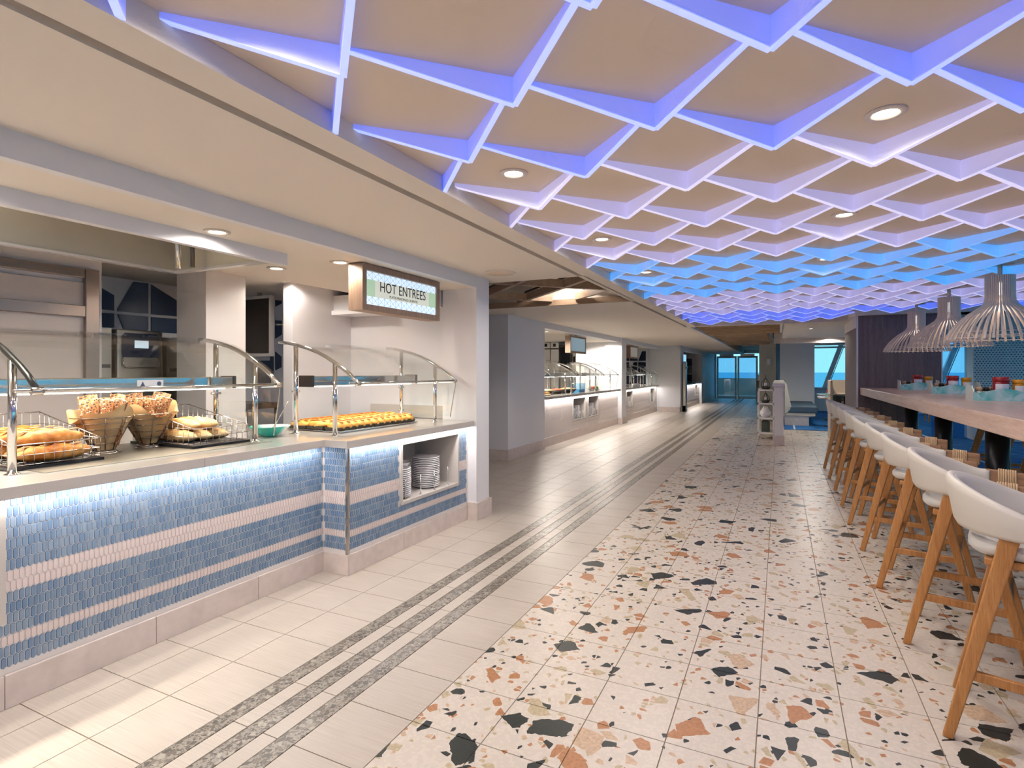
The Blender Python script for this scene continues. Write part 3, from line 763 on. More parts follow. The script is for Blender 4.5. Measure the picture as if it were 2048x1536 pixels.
for y in (3.62, 3.83, 4.03, 4.25):
    MB().tube([(XC - .012, y, NZ0 + .024), (XC - .012, y, NZ0 + .19)], .005, 8).lathe([(.012, 0), (.012, .004), (.005, .006)], 10, (XC - .012, y, NZ0 + .024)).build('guard_pin', 'chrome', c2)
# LED coves under the worktop
MB().box(-2.855, -2.845, 1.16, 2.84, ZW - TW - .004, ZW - TW).build('cove_light', 'led_glow', c1)
MB().box(-2.645, -2.635, 2.92, 4.55, ZW - TW - .004, ZW - TW).build('cove_light', 'led_glow', c2)
lamp('AREA', 'cove_lamp', (-2.85, 1.2, ZW - TW - .006), 3.4, (1, .93, .90), .012, rot=(0, 0, 0), size2=3.4)
lamp('AREA', 'cove_lamp', (-2.64, 3.73, ZW - TW - .006), 1.9, (1, .93, .90), .012, rot=(0, 0, 0), size2=1.62)
# continuous quartz worktop
wt = thing('worktop', 'speckled quartz worktop running over the near counters', 'worktop', (0, 0, 0))
MB().prism([(-3.95, -.75), (-2.80, -.75), (-2.80, 2.865), (-2.60, 2.865), (-2.60, 4.567), (-3.95, 4.567)], ZW - TW, ZW).build('slab', 'quartz', wt, bevel=.003, seg=1)
MB().box(-2.7995, -2.799, 1.985, 1.987, ZW - TW, ZW).build('joint', 'grout_dark', wt)
MB().box(-4.0, -3.95, -.75, 3.05, ZW - TW, 1.02).build('upstand', 'quartz', wt)
MB().box(-3.78, -3.02, 1.36, 2.62, ZW, ZW + .004).build('inset_plate', 'steel_brushed', wt)

# ---- sneeze guards
PROF = [(-.56, 1.622), (-.46, 1.615), (-.37, 1.598), (-.26, 1.572), (-.165, 1.54), (-.08, 1.504), (0, 1.462), (.07, 1.424), (.14, 1.38), (.215, 1.315)]
def guard(x, ya, yb, label, group, black=False):
    L_ = yb - ya
    t = thing('sneeze_guard', label, 'sneeze guard', (x, ya, ZW), 0, group)
    Z = lambda z: z - ZW
    for y in (0, L_):
        MB().tube([(0, y, 0), (0, y, Z(1.455))], .0165, 14).lathe([(.03, 0), (.03, .004), (.019, .008), (.0165, .02)], 16, (0, y, 0)).build('post', 'chrome', t)
        MB().tube([(-.385, y, 0), (-.385, y, Z(1.595))], .0165, 14).lathe([(.03, 0), (.03, .004), (.019, .008), (.0165, .02)], 16, (-.385, y, 0)).build('post', 'chrome', t)
        r = MB().tube([(a, y, Z(b)) for a, b in PROF], .0135, 10).build('arch_rail', 'black' if (black and y == 0) else 'chrome', t)
        MB().tube([(.212, y - .022, Z(1.315)), (.212, y + .022, Z(1.315))], .017, 14).build('rail_cap', 'steel', r)
        for zz in (1.25, 1.03): MB().tube([(-.385, y - .035, Z(zz)), (-.385, y + .035, Z(zz))], .008, 8).build('glass_clip', 'steel', t)
    ins = [(a + .004, Z(b) + .006) for a, b in PROF]; out = [(a + .006, Z(b) + .013) for a, b in PROF]
    MB().prism(ins + out[::-1], -.05, L_ + .03, axis='y').build('glass_canopy', 'glass', t)
    MB().tube([(.205, -.08, Z(1.318)), (.205, L_ + .03, Z(1.318))], .007, 8).build('front_rail', 'steel', t)
    for y in (L_ + .012,):
        pts = [(-.39, Z(.99)), (.155, Z(.99)), (.205, Z(1.30)), (.14, Z(1.368)), (0, Z(1.45)), (-.165, Z(1.528)), (-.39, Z(1.59))]
        g = MB().prism(pts, y, y + .006, axis='y').build('end_glass', 'glass', t)
        MB().tube([(.212, y, Z(1.31)), (.212, y, Z(1.27)), (.158, y, Z(.985))], .004, 6).build('edge_strip', 'steel', g)
    h = MB().box(-.345, -.225, .02, L_ + .01, Z(1.29), Z(1.365)).build('heat_lamp', 'chrome', t, bevel=.006)
    MB().box(-.33, -.24, .06, L_ - .04, Z(1.284), Z(1.291)).build('heat_element', 'lamp_glow', h)
    for ya_, yb_ in ((-.005, .02), (L_ + .01, L_ + .03)): MB().box(-.35, -.22, ya_, yb_, Z(1.285), Z(1.37)).build('lamp_end', 'steel_dark', h)
    return t
g1 = guard(-3.115, 1.278, 2.565, 'curved glass sneeze guard over the bread baskets', None, True)
g2 = guard(-2.889, 3.056, 4.346, 'curved glass sneeze guard over the sandwich tray', None)
for x, ya, yb in ((-3.115, 1.278, 2.565), (-2.889, 3.056, 4.346)):
    lamp('AREA', 'heat_lamp', (x - .285, (ya + yb) / 2, 1.28), 1.2, (1, .85, .66), .08, size2=1.1)
# warning sticker on the heat lamp over the bread
st = MB().box(-3.34, -3.338, 1.95, 2.10, 1.305, 1.35)
t = st.build('warning_sticker', 'label_white', None, label='small white warning sticker with triangle on the bread heat lamp', cat='sticker')
MB().add([(-3.3375, 1.965, 1.312), (-3.3375, 1.995, 1.312), (-3.3375, 1.980, 1.342)], [(0, 1, 2)]).build('triangle', 'navy', t)
MB().lathe([(.013, 0), (.013, .0005), (.010, .0005)], 16).build('round_mark', 'navy', t)
o = [c for c in t.children if c.name.startswith('round')][0]; o.rotation_euler = (0, R(90), 0); o.location = (-3.338, 2.075, 1.328)

# ================================================================== BREAD AND FOOD
def bread_mat(name, c1, c2, c3, sc_=9, seeds=None):
    m, nt, b = new_mat(name)
    t = N(nt, 'ShaderNodeTexCoord'); n = N(nt, 'ShaderNodeTexNoise'); n.inputs['Scale'].default_value = sc_; n.inputs['Detail'].default_value = 6
    L(nt, t.outputs['Object'], n.inputs['Vector'])
    r = N(nt, 'ShaderNodeValToRGB'); r.color_ramp.elements[0].position = .34; r.color_ramp.elements[1].position = .66
    r.color_ramp.elements[0].color = c1; r.color_ramp.elements[1].color = c3; e_ = r.color_ramp.elements.new(.5); e_.color = c2
    L(nt, n.outputs[0], r.inputs[0]); cur = r.outputs[0]
    if seeds:
        v = N(nt, 'ShaderNodeTexVoronoi'); v.inputs['Scale'].default_value = seeds[0]; L(nt, t.outputs['Object'], v.inputs['Vector'])
        rr = N(nt, 'ShaderNodeValToRGB'); rr.color_ramp.interpolation = 'CONSTANT'
        se = N(nt, 'ShaderNodeSeparateColor'); L(nt, v.outputs['Color'], se.inputs[0])
        rr.color_ramp.elements[0].color = seeds[1]; rr.color_ramp.elements[1].position = .5; rr.color_ramp.elements[1].color = seeds[2]
        e2 = rr.color_ramp.elements.new(.75); e2.color = seeds[3]
        L(nt, se.outputs[0], rr.inputs[0])
        lt = N(nt, 'ShaderNodeMath', operation='LESS_THAN'); lt.inputs[1].default_value = seeds[4]; L(nt, v.outputs['Distance'], lt.inputs[0])
        mx = N(nt, 'ShaderNodeMixRGB'); L(nt, lt.outputs[0], mx.inputs[0]); L(nt, cur, mx.inputs[1]); L(nt, rr.outputs[0], mx.inputs[2]); cur = mx.outputs[0]
    bp = N(nt, 'ShaderNodeBump'); bp.inputs['Strength'].default_value = .5; bp.inputs['Distance'].default_value = .008
    L(nt, n.outputs[0], bp.inputs['Height']); L(nt, bp.outputs[0], b.inputs['Normal'])
    L(nt, cur, b.inputs['Base Color']); b.inputs['Roughness'].default_value = .6
bread_mat('crust', srgb(150, 78, 26), srgb(196, 122, 48), srgb(222, 168, 96), 16)
bread_mat('crust_dark', srgb(124, 60, 22), srgb(172, 98, 38), srgb(208, 144, 76), 18)
bread_mat('crust_pale', srgb(170, 120, 62), srgb(200, 156, 96), srgb(222, 190, 140), seeds=(170, srgb(120, 96, 52), srgb(180, 150, 90), srgb(90, 84, 50), .22))
bread_mat('crumb', srgb(232, 214, 176), srgb(240, 226, 196), srgb(248, 238, 216), 40)
bread_mat('bun_crust', srgb(212, 146, 54), srgb(230, 172, 80), srgb(240, 198, 118), 6)
bread_mat('bun_top', srgb(120, 72, 28), srgb(176, 112, 46), srgb(214, 156, 80), 14)
bread_mat('seeded', srgb(120, 80, 50), srgb(146, 100, 62), srgb(170, 122, 78), 9, seeds=(115, srgb(44, 36, 34), srgb(196, 184, 168), srgb(84, 74, 70), .42))
bread_mat('paper', srgb(190, 150, 100), srgb(206, 170, 122), srgb(222, 194, 150), 5)
plain('wire', srgb(196, 186, 180), .2, metal=1)
plain('wire_dark', srgb(140, 126, 116), .25, metal=1)
plain('teal', srgb(40, 176, 160), .2, coat=.3)
plain('milk', srgb(232, 240, 240), .2, coat=.3)
def loaf(L_, r, mat, taper=.55, slashes=4, ends=True, name='loaf', flat=.82):
    n = 14; m = 18; rings = []
    for i in range(m):
        s = -1 + 2 * i / (m - 1)
        k = (1 - abs(s) ** 3.2) ** .5 if abs(s) < 1 else 0
        k = max(k, .06 if ends else .0) if i in (0, m - 1) else max(k, .3)
        k = k * (1 - (1 - taper) * abs(s) ** 4) * (1 + .05 * math.sin(i * 2.3))
        bump_ = 1 + .10 * math.sin(s * slashes * math.pi) + .03 * math.sin(i * 5.1 + L_ * 90)
        rings.append([(s * L_ / 2, r * k * math.cos(a) * (1.05), r * flat * (1 + (k * (bump_ if math.sin(a) > .2 else 1)) * math.sin(a)) if True else 0) for a in [2 * math.pi * q / n for q in range(n)]])
    return MB().loft(rings).mesh(name, mat)
def o_last(): return LAST[0]
LAST = ['']
def place(name, me, loc, rotz, label, cat, group, tilt=0, parts=()):
    o = link(name, me, None, loc, None, None, label, cat, group); o.rotation_euler = (0, tilt, rotz)
    for nm, m2 in parts: link(nm, m2, o)
    LAST[0] = o.name
    return o
# wire basket, local: back at x=0 (high), front at x=D (low), y from 0 to W
def wire_basket(D=.60, W=.37, hb_=.215, hf=.10):
    parts = []
    t = .0028
    f = MB()
    f.tube([(0, 0, hb_), (0, W, hb_)], t, 6).tube([(D, 0, hf), (D, W, hf)], t, 6)
    for y in (0, W): f.tube([(0, y, hb_), (D * .35, y, hb_), (D, y, hf)], t, 6) if False else f.tube([(0, y, hb_), (D, y, hf)], t, 6)
    f.tube([(0, 0, .004), (D, 0, .004), (D, W, .004), (0, W, .004)], t, 6, closed=True)
    parts.append(('rim', f))
    g = MB(); q = .0016
    n = 12
    for k in range(n + 1):
        x = D * k / n; h = hb_ + (hf - hb_) * k / n
        for y in (0, W): g.tube([(x, y, .004), (x, y, h)], q, 5)
        g.tube([(x, 0, .004), (x, W, .004)], q, 5)
    n = 9
    for k in range(n + 1):
        y = W * k / n
        g.tube([(0, y, hb_), (0, y, .004)], q, 5); g.tube([(D, y, .004), (D, y, hf)], q, 5)
    for z in (.05, .10, .15):
        if z < hf: g.tube([(D, 0, z), (D, W, z)], q, 5)
        g.tube([(0, 0, z), (0, W, z)], q, 5)
        xe = D if z <= hf else D * (hb_ - z) / (hb_ - hf)
        for y in (0, W): g.tube([(0, y, z), (xe, y, z)], q, 5)
    parts.append(('mesh_wires', g))
    return [(nm, m.mesh(nm, 'wire')) for nm, m in parts]
wbm = wire_basket()
tray_me = MB().box(-.01, .61, -.012, .382, 0, .014).mesh('tray', 'black_metal')
def basket(x, y, label, rz=0):
    t = thing('wire_basket', label, 'basket', (x, y, ZW + .004), rz)
    for nm, me in wbm: link(nm, me, t, (0, 0, .016))
    link('base_tray', tray_me, t)
    return t
basket(-3.80, 1.315, 'sloped wire basket full of golden bread chunks')
basket(-3.75, 2.165, 'sloped wire basket holding pale herb loaves')
score = MB().loft([[(x, w_ * math.cos(a), .004 * math.sin(a) * (w_ / .011)) for a in [2 * math.pi * q / 8 for q in range(8)]] for x, w_ in ((-.034, .002), (-.02, .008), (0, .011), (.02, .008), (.034, .002))]).mesh('score_mark', 'crust_pale')
lb = [loaf(.34, .048, 'crust', slashes=3), loaf(.32, .045, 'crust_dark', slashes=4), loaf(.30, .05, 'crust', slashes=2)]
k = 0
for x, z, yy in ((-3.255, .0, 1.50), (-3.35, .0, 1.50), (-3.45, .0, 1.50), (-3.55, .0, 1.49), (-3.66, .0, 1.50), (-3.30, .068, 1.51), (-3.41, .07, 1.49), (-3.52, .07, 1.505), (-3.63, .07, 1.49), (-3.72, .06, 1.50)):
    place('bread_chunk', lb[k % 3], (x, yy, ZW + .024 + z), R(90 + random.uniform(-5, 5)), 'golden crusty bread chunk in the wire basket', 'bread', 'bread chunks in the wire basket'); k += 1
    for q in range(4):
        sm = link('score_mark', score, bpy.data.objects[o_last()], (-.105 + .07 * q, .004, .0775), R(28))
lh = [loaf(.42, .047, 'crust_pale', slashes=6), loaf(.40, .045, 'crust_pale', slashes=7)]
k = 0
for y, z, x in ((2.225, 0, -3.42), (2.325, 0, -3.40), (2.425, 0, -3.41), (2.275, .068, -3.45), (2.375, .068, -3.44)):
    place('herb_loaf', lh[k % 2], (x, y, ZW + .024 + z), R(random.uniform(-3, 3)), 'pale herb loaf in the wire basket beside the white bowl', 'bread', 'herb loaves in the wire basket'); k += 1
# cone baskets with paper and seeded flatbread
def cone(x, y, label, tilt, rz):
    t = thing('cone_basket', label, 'basket', (x, y, ZW + .004), rz)
    zt = .205; rt, rb, z0 = .148, .052, .022
    sh = lambda z: tilt * z                        # leaning axis
    wm = MB()
    for z in (z0, .06, .10, .14, .175, zt):
        r = rb + (rt - rb) * (z - z0) / (zt - z0)
        wm.tube([(sh(z) + r * math.cos(a), r * math.sin(a), z) for a in [2 * math.pi * q / 24 for q in range(24)]], .0022 if z < zt else .003, 5, closed=True)
    for q in range(8):
        a = 2 * math.pi * q / 8
        wm.tube([(sh(z0) + rb * math.cos(a), rb * math.sin(a), z0), (sh(zt) + rt * math.cos(a), rt * math.sin(a), zt)], .0026, 5)
    wm.build('wire_cone', 'wire_dark', t)
    fm_ = MB()
    fm_.tube([(.078 * math.cos(a), .078 * math.sin(a), .004) for a in [2 * math.pi * q / 24 for q in range(24)]], .003, 6, closed=True)
    fm_.tube([(.06 * math.cos(a), .06 * math.sin(a), .012) for a in [2 * math.pi * q / 24 for q in range(24)]], .003, 6, closed=True)
    for q in range(3):
        a = 2 * math.pi * q / 3
        fm_.tube([(.078 * math.cos(a), .078 * math.sin(a), .004), (.05 * math.cos(a), .05 * math.sin(a), .024)], .003, 6)
    fm_.build('foot_ring', 'wire', t)
    p = MB(); n = 48; rings = []
    for z, f, in ((.024, 0), (.10, 0), (.17, 0), (.205, .35), (.25, 1)):
        ring = []
        for q in range(n):
            a = 2 * math.pi * q / n
            r = (rb + (rt - rb) * (z - z0) / (zt - z0)) * .955
            zz = z - f * .02 + f * .035 * (math.cos(2 * a + .6) + .5 * math.cos(5 * a + rz)) ; 
            rr = r * (1 - .05 * f) + .004 * math.sin(9 * a) * (z / .25)
            ring.append((sh(z) + rr * math.cos(a), rr * math.sin(a), zz))
        rings.append(ring)
    p.loft(rings, caps=False)
    n0 = len(p.v) - 0
    inner = [[(v[0] * .985 + sh(.2) * .015, v[1] * .985, v[2]) for v in r] for r in rings]
    p.loft([list(reversed(r)) for r in inner], caps=False)
    p.build('paper_liner', 'paper', t)
    return t
cone(-3.44, 1.83, 'tapered wire cone basket with brown paper beside the golden bread chunks', -.06, .4)
cone(-3.52, 2.06, 'tapered wire cone basket with brown paper beside the herb loaves', .05, 2.0) if False else cone(-3.50, 2.02 + .09, 'tapered wire cone basket with brown paper beside the herb loaves', .02, 2.0)
fb = []
for k in range(3):
    n = 7; vs = []
    w_, h_ = (.085, .078, .095)[k], (.26, .24, .25)[k]
    pts = [(-w_ / 2, 0), (w_ / 2, 0), (w_ / 2 + .004, h_ * .35), (w_ / 2 - .005, h_ * .7), (w_ / 2 + .006, h_ * .97), (w_ * .1, h_), (-w_ * .3, h_ * .985), (-w_ / 2 + .004, h_), (-w_ / 2 - .006, h_ * .6), (-w_ / 2 + .002, h_ * .3)]
    fb.append(MB().prism(pts, -.004, .004, axis='y').mesh('seeded_flatbread', 'seeded'))
for cx_, cy_, cn in ((-3.44, 1.83, 'the golden bread chunks'), (-3.50, 2.11, 'the herb loaves')):
    for k in range(8):
        a = 2 * math.pi * k / 8 + .3; rr = .055 if k % 2 else .085
        o = place('seeded_flatbread', fb[k % 3], (cx_ + rr * .55 * math.cos(a), cy_ + rr * .55 * math.sin(a), ZW + .058 + .016 * (k % 3)), R(50 + random.uniform(-35, 35)), 'seed crusted flatbread slab in the cone basket beside ' + cn, 'flatbread', 'flatbread in the cone beside ' + cn)
        o.rotation_euler = (R(random.uniform(-6, 6)) - .18 * math.sin(a - o.rotation_euler.z), .22 * math.cos(a - o.rotation_euler.z), o.rotation_euler.z)
# teal and white bowl with serving spoon
bx, by = -3.30, 2.84
t = thing('serving_bowl', 'teal and white glazed bowl beside the sneeze guard post', 'bowl', (bx, by, ZW))
def two_tone():
    m, nt, b = new_mat('bowl_glaze')
    tcn = N(nt, 'ShaderNodeTexCoord'); sx = N(nt, 'ShaderNodeSeparateXYZ'); L(nt, tcn.outputs['Object'], sx.inputs[0])
    ma = N(nt, 'ShaderNodeMath', operation='MULTIPLY_ADD'); ma.inputs[1].default_value = 3.5; ma.inputs[2].default_value = .52; L(nt, sx.outputs['Y'], ma.inputs[0])
    r = N(nt, 'ShaderNodeValToRGB'); r.color_ramp.elements[0].position = .5; r.color_ramp.elements[0].color = srgb(40, 172, 158); r.color_ramp.elements[1].position = .68; r.color_ramp.elements[1].color = srgb(226, 236, 236)
    L(nt, ma.outputs[0], r.inputs[0]); L(nt, r.outputs[0], b.inputs['Base Color']); b.inputs['Roughness'].default_value = .15
two_tone()
MB().lathe([(.0001, .004), (.05, .0), (.06, .006), (.10, .035), (.135, .068), (.140, .076), (.132, .072), (.095, .038), (.05, .012), (.0001, .010)], 40).build('bowl', 'bowl_glaze', t)
sp_ = MB().tube([(.0, -.03, .02), (.03, .03, .09), (.085, .09, .25)], .0035, 8)
sp_.build('serving_spoon', 'steel', None, loc=(bx, by, ZW), label='thin steel serving utensil standing in the teal bowl', cat='utensil')

# sandwich tray
TX0, TX1, TY0, TY1 = -3.50, -2.955, 3.19, 4.15
t = thing('sheet_tray', 'shallow steel tray of filled rolls on the worktop', 'tray', (-3.2, 3.7, ZW))
MB().box(TX0 + 3.2, TX1 + 3.2, TY0 - 3.7, TY1 - 3.7, 0, .004).build('pan', 'steel', t)
MB().tube([(TX0 + 3.2, TY0 - 3.7, .012), (TX1 + 3.2, TY0 - 3.7, .012), (TX1 + 3.2, TY1 - 3.7, .012), (TX0 + 3.2, TY1 - 3.7, .012)], .006, 8, closed=True).build('rim', 'steel', t)
bun = loaf(.175, .040, 'bun_crust', taper=.8, slashes=2, name='bun')
cut = MB().loft([[(x, .006 * math.sin(a), .066 + .006 * math.cos(x * 30) + .006 * math.cos(a)) for a in [2 * math.pi * q / 6 for q in range(6)]] for x in [-.07 + .014 * i for i in range(11)]]).mesh('filling', 'bun_top')
linr = MB().add([(-.075, -.038, 0), (.075, -.038, 0), (.08, -.041, .028), (-.08, -.041, .028), (-.075, .036, 0), (.075, .036, 0), (.08, .039, .028), (-.08, .039, .028)],
                [(0, 1, 5, 4), (0, 3, 2, 1), (4, 5, 6, 7), (1, 2, 6, 5), (0, 4, 7, 3)]).mesh('paper_sleeve', 'lantern_dark')
for r_ in range(3):
    for k in range(12):
        y = TY0 + .045 + k * .0795
        x = -3.05 - .18 * r_
        o = place('filled_roll', bun, (x + random.uniform(-.006, .006), y, ZW + .014 + .004 * (r_ == 1)), R(random.uniform(-7, 7)), 'golden filled bread roll in the steel tray', 'roll', 'filled rolls in the steel tray', parts=(('filling', cut), ('paper_sleeve', linr)))

# plates and bowls in the niche
plate_me = MB().lathe([(.0001, .004), (.07, .004), (.075, .0), (.08, .004), (.118, .017), (.1205, .020), (.119, .023), (.082, .0115), (.07, .009), (.0001, .009)], 36).mesh('dinner_plate', 'porcelain')
zb = NZ0 + .024
for yy, xx, n, lab in ((4.105, -2.825, 17, 'white plate in the tall stack at the deep side of the niche'), (3.655, -2.805, 15, 'white plate in the shorter stack beside the guard pins')):
    for k in range(n):
        place('dinner_plate', plate_me, (xx + random.uniform(-.002, .002), yy + random.uniform(-.002, .002), zb + k * .0155), 0, lab, 'plate', lab[12:])
bowl_me = MB().lathe([(.0001, .0), (.04, .0), (.045, .006), (.085, .05), (.097, .062), (.099, .066), (.094, .064), (.08, .05), (.04, .012), (.0001, .010)], 30).mesh('cereal_bowl', 'porcelain')
bowlb = MB().lathe([(.046, .007), (.0865, .0515), (.083, .0515), (.043, .007)], 30).mesh('outer_wall', 'porcelain')
for k in range(7):
    o = place('cereal_bowl', bowl_me, (-2.93, 3.86, zb + .03 * k), 0, 'white bowl stacked between the two plate stacks', 'bowl', 'bowls stacked in the niche', parts=(('outer_wall', bowlb),))

# ---- HOT ENTREES sign
SX, SY0, SY1, SZ0, SZ1 = -2.70, 3.13, 4.135, 1.845, 2.185
sg = thing('menu_sign', 'wood framed lit sign reading HOT ENTREES above the sandwich counter', 'sign', (SX, (SY0 + SY1) / 2, SZ0))
hw, hh = (SY1 - SY0) / 2, SZ1 - SZ0
MB().frame(-.11, .0, -hw, hw, 0, hh, .045).box(-.13, -.11, -hw, hw, 0, hh).build('frame', 'wood_frame', sg)
plain('sign_white', srgb(214, 228, 238), .4, emit=srgb(206, 226, 240), es=.42)
plain('sign_band', srgb(206, 208, 196), .4, emit=srgb(200, 204, 190), es=.30)
plain('sign_green', srgb(176, 204, 176), .4, emit=srgb(166, 200, 168), es=.28)
plain('sign_line', srgb(150, 176, 196), .4, emit=srgb(140, 170, 196), es=.25)
plain('sign_text', srgb(44, 40, 42), .5)
iw, z0_, z1_ = hw - .05, .05, hh - .05
MB().box(-.11, -.012, -iw, iw, z0_, z1_).build('screen', 'sign_white', sg)
zb0, zb1 = z0_ + .058, z1_ - .058
MB().box(-.012, -.011, -iw, iw, zb0, zb1).build('screen_band', 'sign_band', sg)
for q in ((-iw, -iw + .1), (iw - .1, iw)): MB().box(-.011, -.0107, q[0], q[1], zb0, zb1).build('screen_tint', 'sign_green', sg)
ln = MB()
n = 13
for za, zc in ((z0_, zb0), (zb1, z1_)):
    for k in range(n):
        ya, yb = -iw + 2 * iw * k / n, -iw + 2 * iw * (k + 1) / n
        for p, q in (((ya, za), (yb, zc)), ((ya, zc), (yb, za)), ((ya, za), (ya, zc))):
            ln.beam((-.011, p[0], p[1]), (-.011, q[0], q[1]), .003, .001, up=(1, 0, 0))
ln.build('screen_lines', 'sign_line', sg)
def text(body, size, y, z, parent, mat, x=-.0095, nm='lettering', sx=1.0):
    cu = bpy.data.curves.new(nm, 'FONT'); cu.body = body; cu.size = size; cu.align_x = 'CENTER'; cu.extrude = .0004; cu.space_character = 1.02
    tmp = bpy.data.objects.new(nm, cu); C.objects.link(tmp)
    bpy.context.view_layer.update()
    me = bpy.data.meshes.new_from_object(tmp.evaluated_get(bpy.context.evaluated_depsgraph_get()))
    bpy.data.objects.remove(tmp); me.materials.clear(); me.materials.append(MAT[mat])
    o = link(nm, me, parent, (x, y, z)); o.rotation_euler = (R(90), 0, R(90)); o.scale = (sx, 1, 1)
    return o
text('HOT ENTREES', .108, 0, zb0 + .048, sg, 'sign_text', sx=.86)
text('PLATOS PRINCIPALES CALIENTES', .027, 0, zb0 + .012, sg, 'sign_text', sx=.9)
for y in (-.3, .3): MB().box(-.08, -.05, y - .015, y + .015, hh, hh + .006).build('bracket', 'steel', sg)

# ---- kitchen equipment behind the bread counter
ov = thing('oven', 'steel combi oven with a dark curved control panel', 'oven', (-5.18, 2.92, .0))
MB().box(-.24, .23, -.19, .19, .90, 1.755).build('body', 'steel_brushed', ov, bevel=.012)
MB().box(-.24, .20, -.19, .19, 0, .9).build('stand', 'steel_brushed', ov)
MB().prism([(-.145, 1.52), (.145, 1.52), (.155, 1.54), (.155, 1.70), (.13, 1.725), (-.13, 1.725), (-.155, 1.70), (-.155, 1.54)], .232, .238, axis='x').build('control_panel', 'navy_dark', ov)
MB().box(.238, .240, -.055, .06, 1.60, 1.665).build('display', 'sign_white', ov)
MB().tube([(.235, -.15, 1.52), (.25, -.15, 1.46), (.25, -.13, 1.435), (.25, .13, 1.435), (.25, .15, 1.46), (.235, .15, 1.52)], .006, 8).build('door_handle', 'chrome', ov)
gr = MB()
for a in range(9):
    for b in range(6): gr.box(.23, .234, -.09 + .022 * a, -.075 + .022 * a, 1.02 + .022 * b, 1.035 + .022 * b)
gr.build('vent_grille', 'steel_dark', ov, kind='stuff')
sb = thing('steel_cabinet', 'tall brushed steel cabinet beside the combi oven', 'cabinet', (-5.2, 2.585, 0))
MB().box(-.2, .2, -.13, .13, 0, 1.76).build('body', 'steel_brushed', sb); MB().box(.2, .205, -.12, .12, 1.43, 1.46).build('rail', 'steel_dark', sb); MB().box(.2, .204, -.12, .12, .5, 1.40).build('door', 'steel_brushed', sb)
sc2 = thing('steel_cabinet', 'brushed steel cabinet between the oven and white column', 'cabinet', (-5.15, 3.38, 0))
MB().box(-.25, .22, -.25, .25, 0, 1.70).build('body', 'steel_brushed', sc2); MB().box(.22, .225, -.23, .23, 1.40, 1.43).build('rail', 'steel_dark', sc2); MB().box(.22, .225, -.23, .23, 1.0, 1.05).build('rail', 'steel_dark', sc2)
scr = thing('wall_display', 'tall dark display with a white frame behind the white column', 'display', (-5.05, 4.2, 1.56))
MB().box(-.28, .21, -.02, .03, 0, .65).build('frame', 'white_gloss', scr, bevel=.006); MB().box(-.25, .18, -.024, -.02, .035, .615).build('screen', 'screen_dark', scr)
MB().box(-.02, .02, .0, .03, .65, .69).build('bracket', 'steel', scr)
MB().tube([(-4.72, 4.3, 0), (-4.72, 4.3, 2.25)], .014, 12).tube([(-4.72, 4.3, 1.9), (-4.84, 4.24, 1.9)], .01, 8).build('support_pole', 'chrome', None, label='slim chrome pole beside the tall dark display', cat='pole')
sh_ = thing('under_shelf', 'steel trolley shelf under the tall dark display', 'trolley', (-5.0, 4.0, 0))
MB().box(-.35, .25, -.2, .2, 1.02, 1.08).build('top', 'steel_brushed', sh_, bevel=.004); MB().box(-.35, .25, -.2, .2, .5, .53).build('lower_shelf', 'steel_brushed', sh_)
for a in (-.33, .23):
    for b in (-.18, .18): MB().tube([(a, b, 0), (a, b, 1.02)], .014, 8).build('leg', 'steel', sh_)
dome = thing('security_camera', 'small dark dome camera on the inner kitchen ceiling', 'camera', (-4.85, 4.55, 2.25))
MB().lathe([(.05, 0), (.05, -.012), (.04, -.014)], 20).build('base', 'white_gloss', dome); MB().lathe([(.04, -.012), (.035, -.03), (.02, -.045), (.0001, -.05)], 20).build('dome', 'black', dome)
# ================================================================== HIGH BAR, STOOLS, PENDANTS
BZ0, BZ1, BX0, BX1, BY0, BY1 = 1.0245, 1.14, 1.167, 2.20, 2.30, 10.565
bar = thing('high_bar', 'long thick wooden high bar table with black column legs', 'bar table', (1.68, 6.4, 0))
MB().box(BX0 - 1.68, BX1 - 1.68, BY0 - 6.4, BY1 - 6.4, BZ0, BZ1).build('top', 'wood_bar', bar, bevel=.004, seg=1)
for y in (2.75, 4.10, 5.66, 7.29, 8.90):
    lg = MB().tube([(-.12, y - 6.4, 0), (-.12, y - 6.4, BZ0)], .078, 24).build('leg', 'black_metal', bar)
    MB().lathe([(.1, 0), (.1, .012), (.08, .02)], 24, (-.12, y - 6.4, 0)).build('foot_plate', 'black_metal', lg)

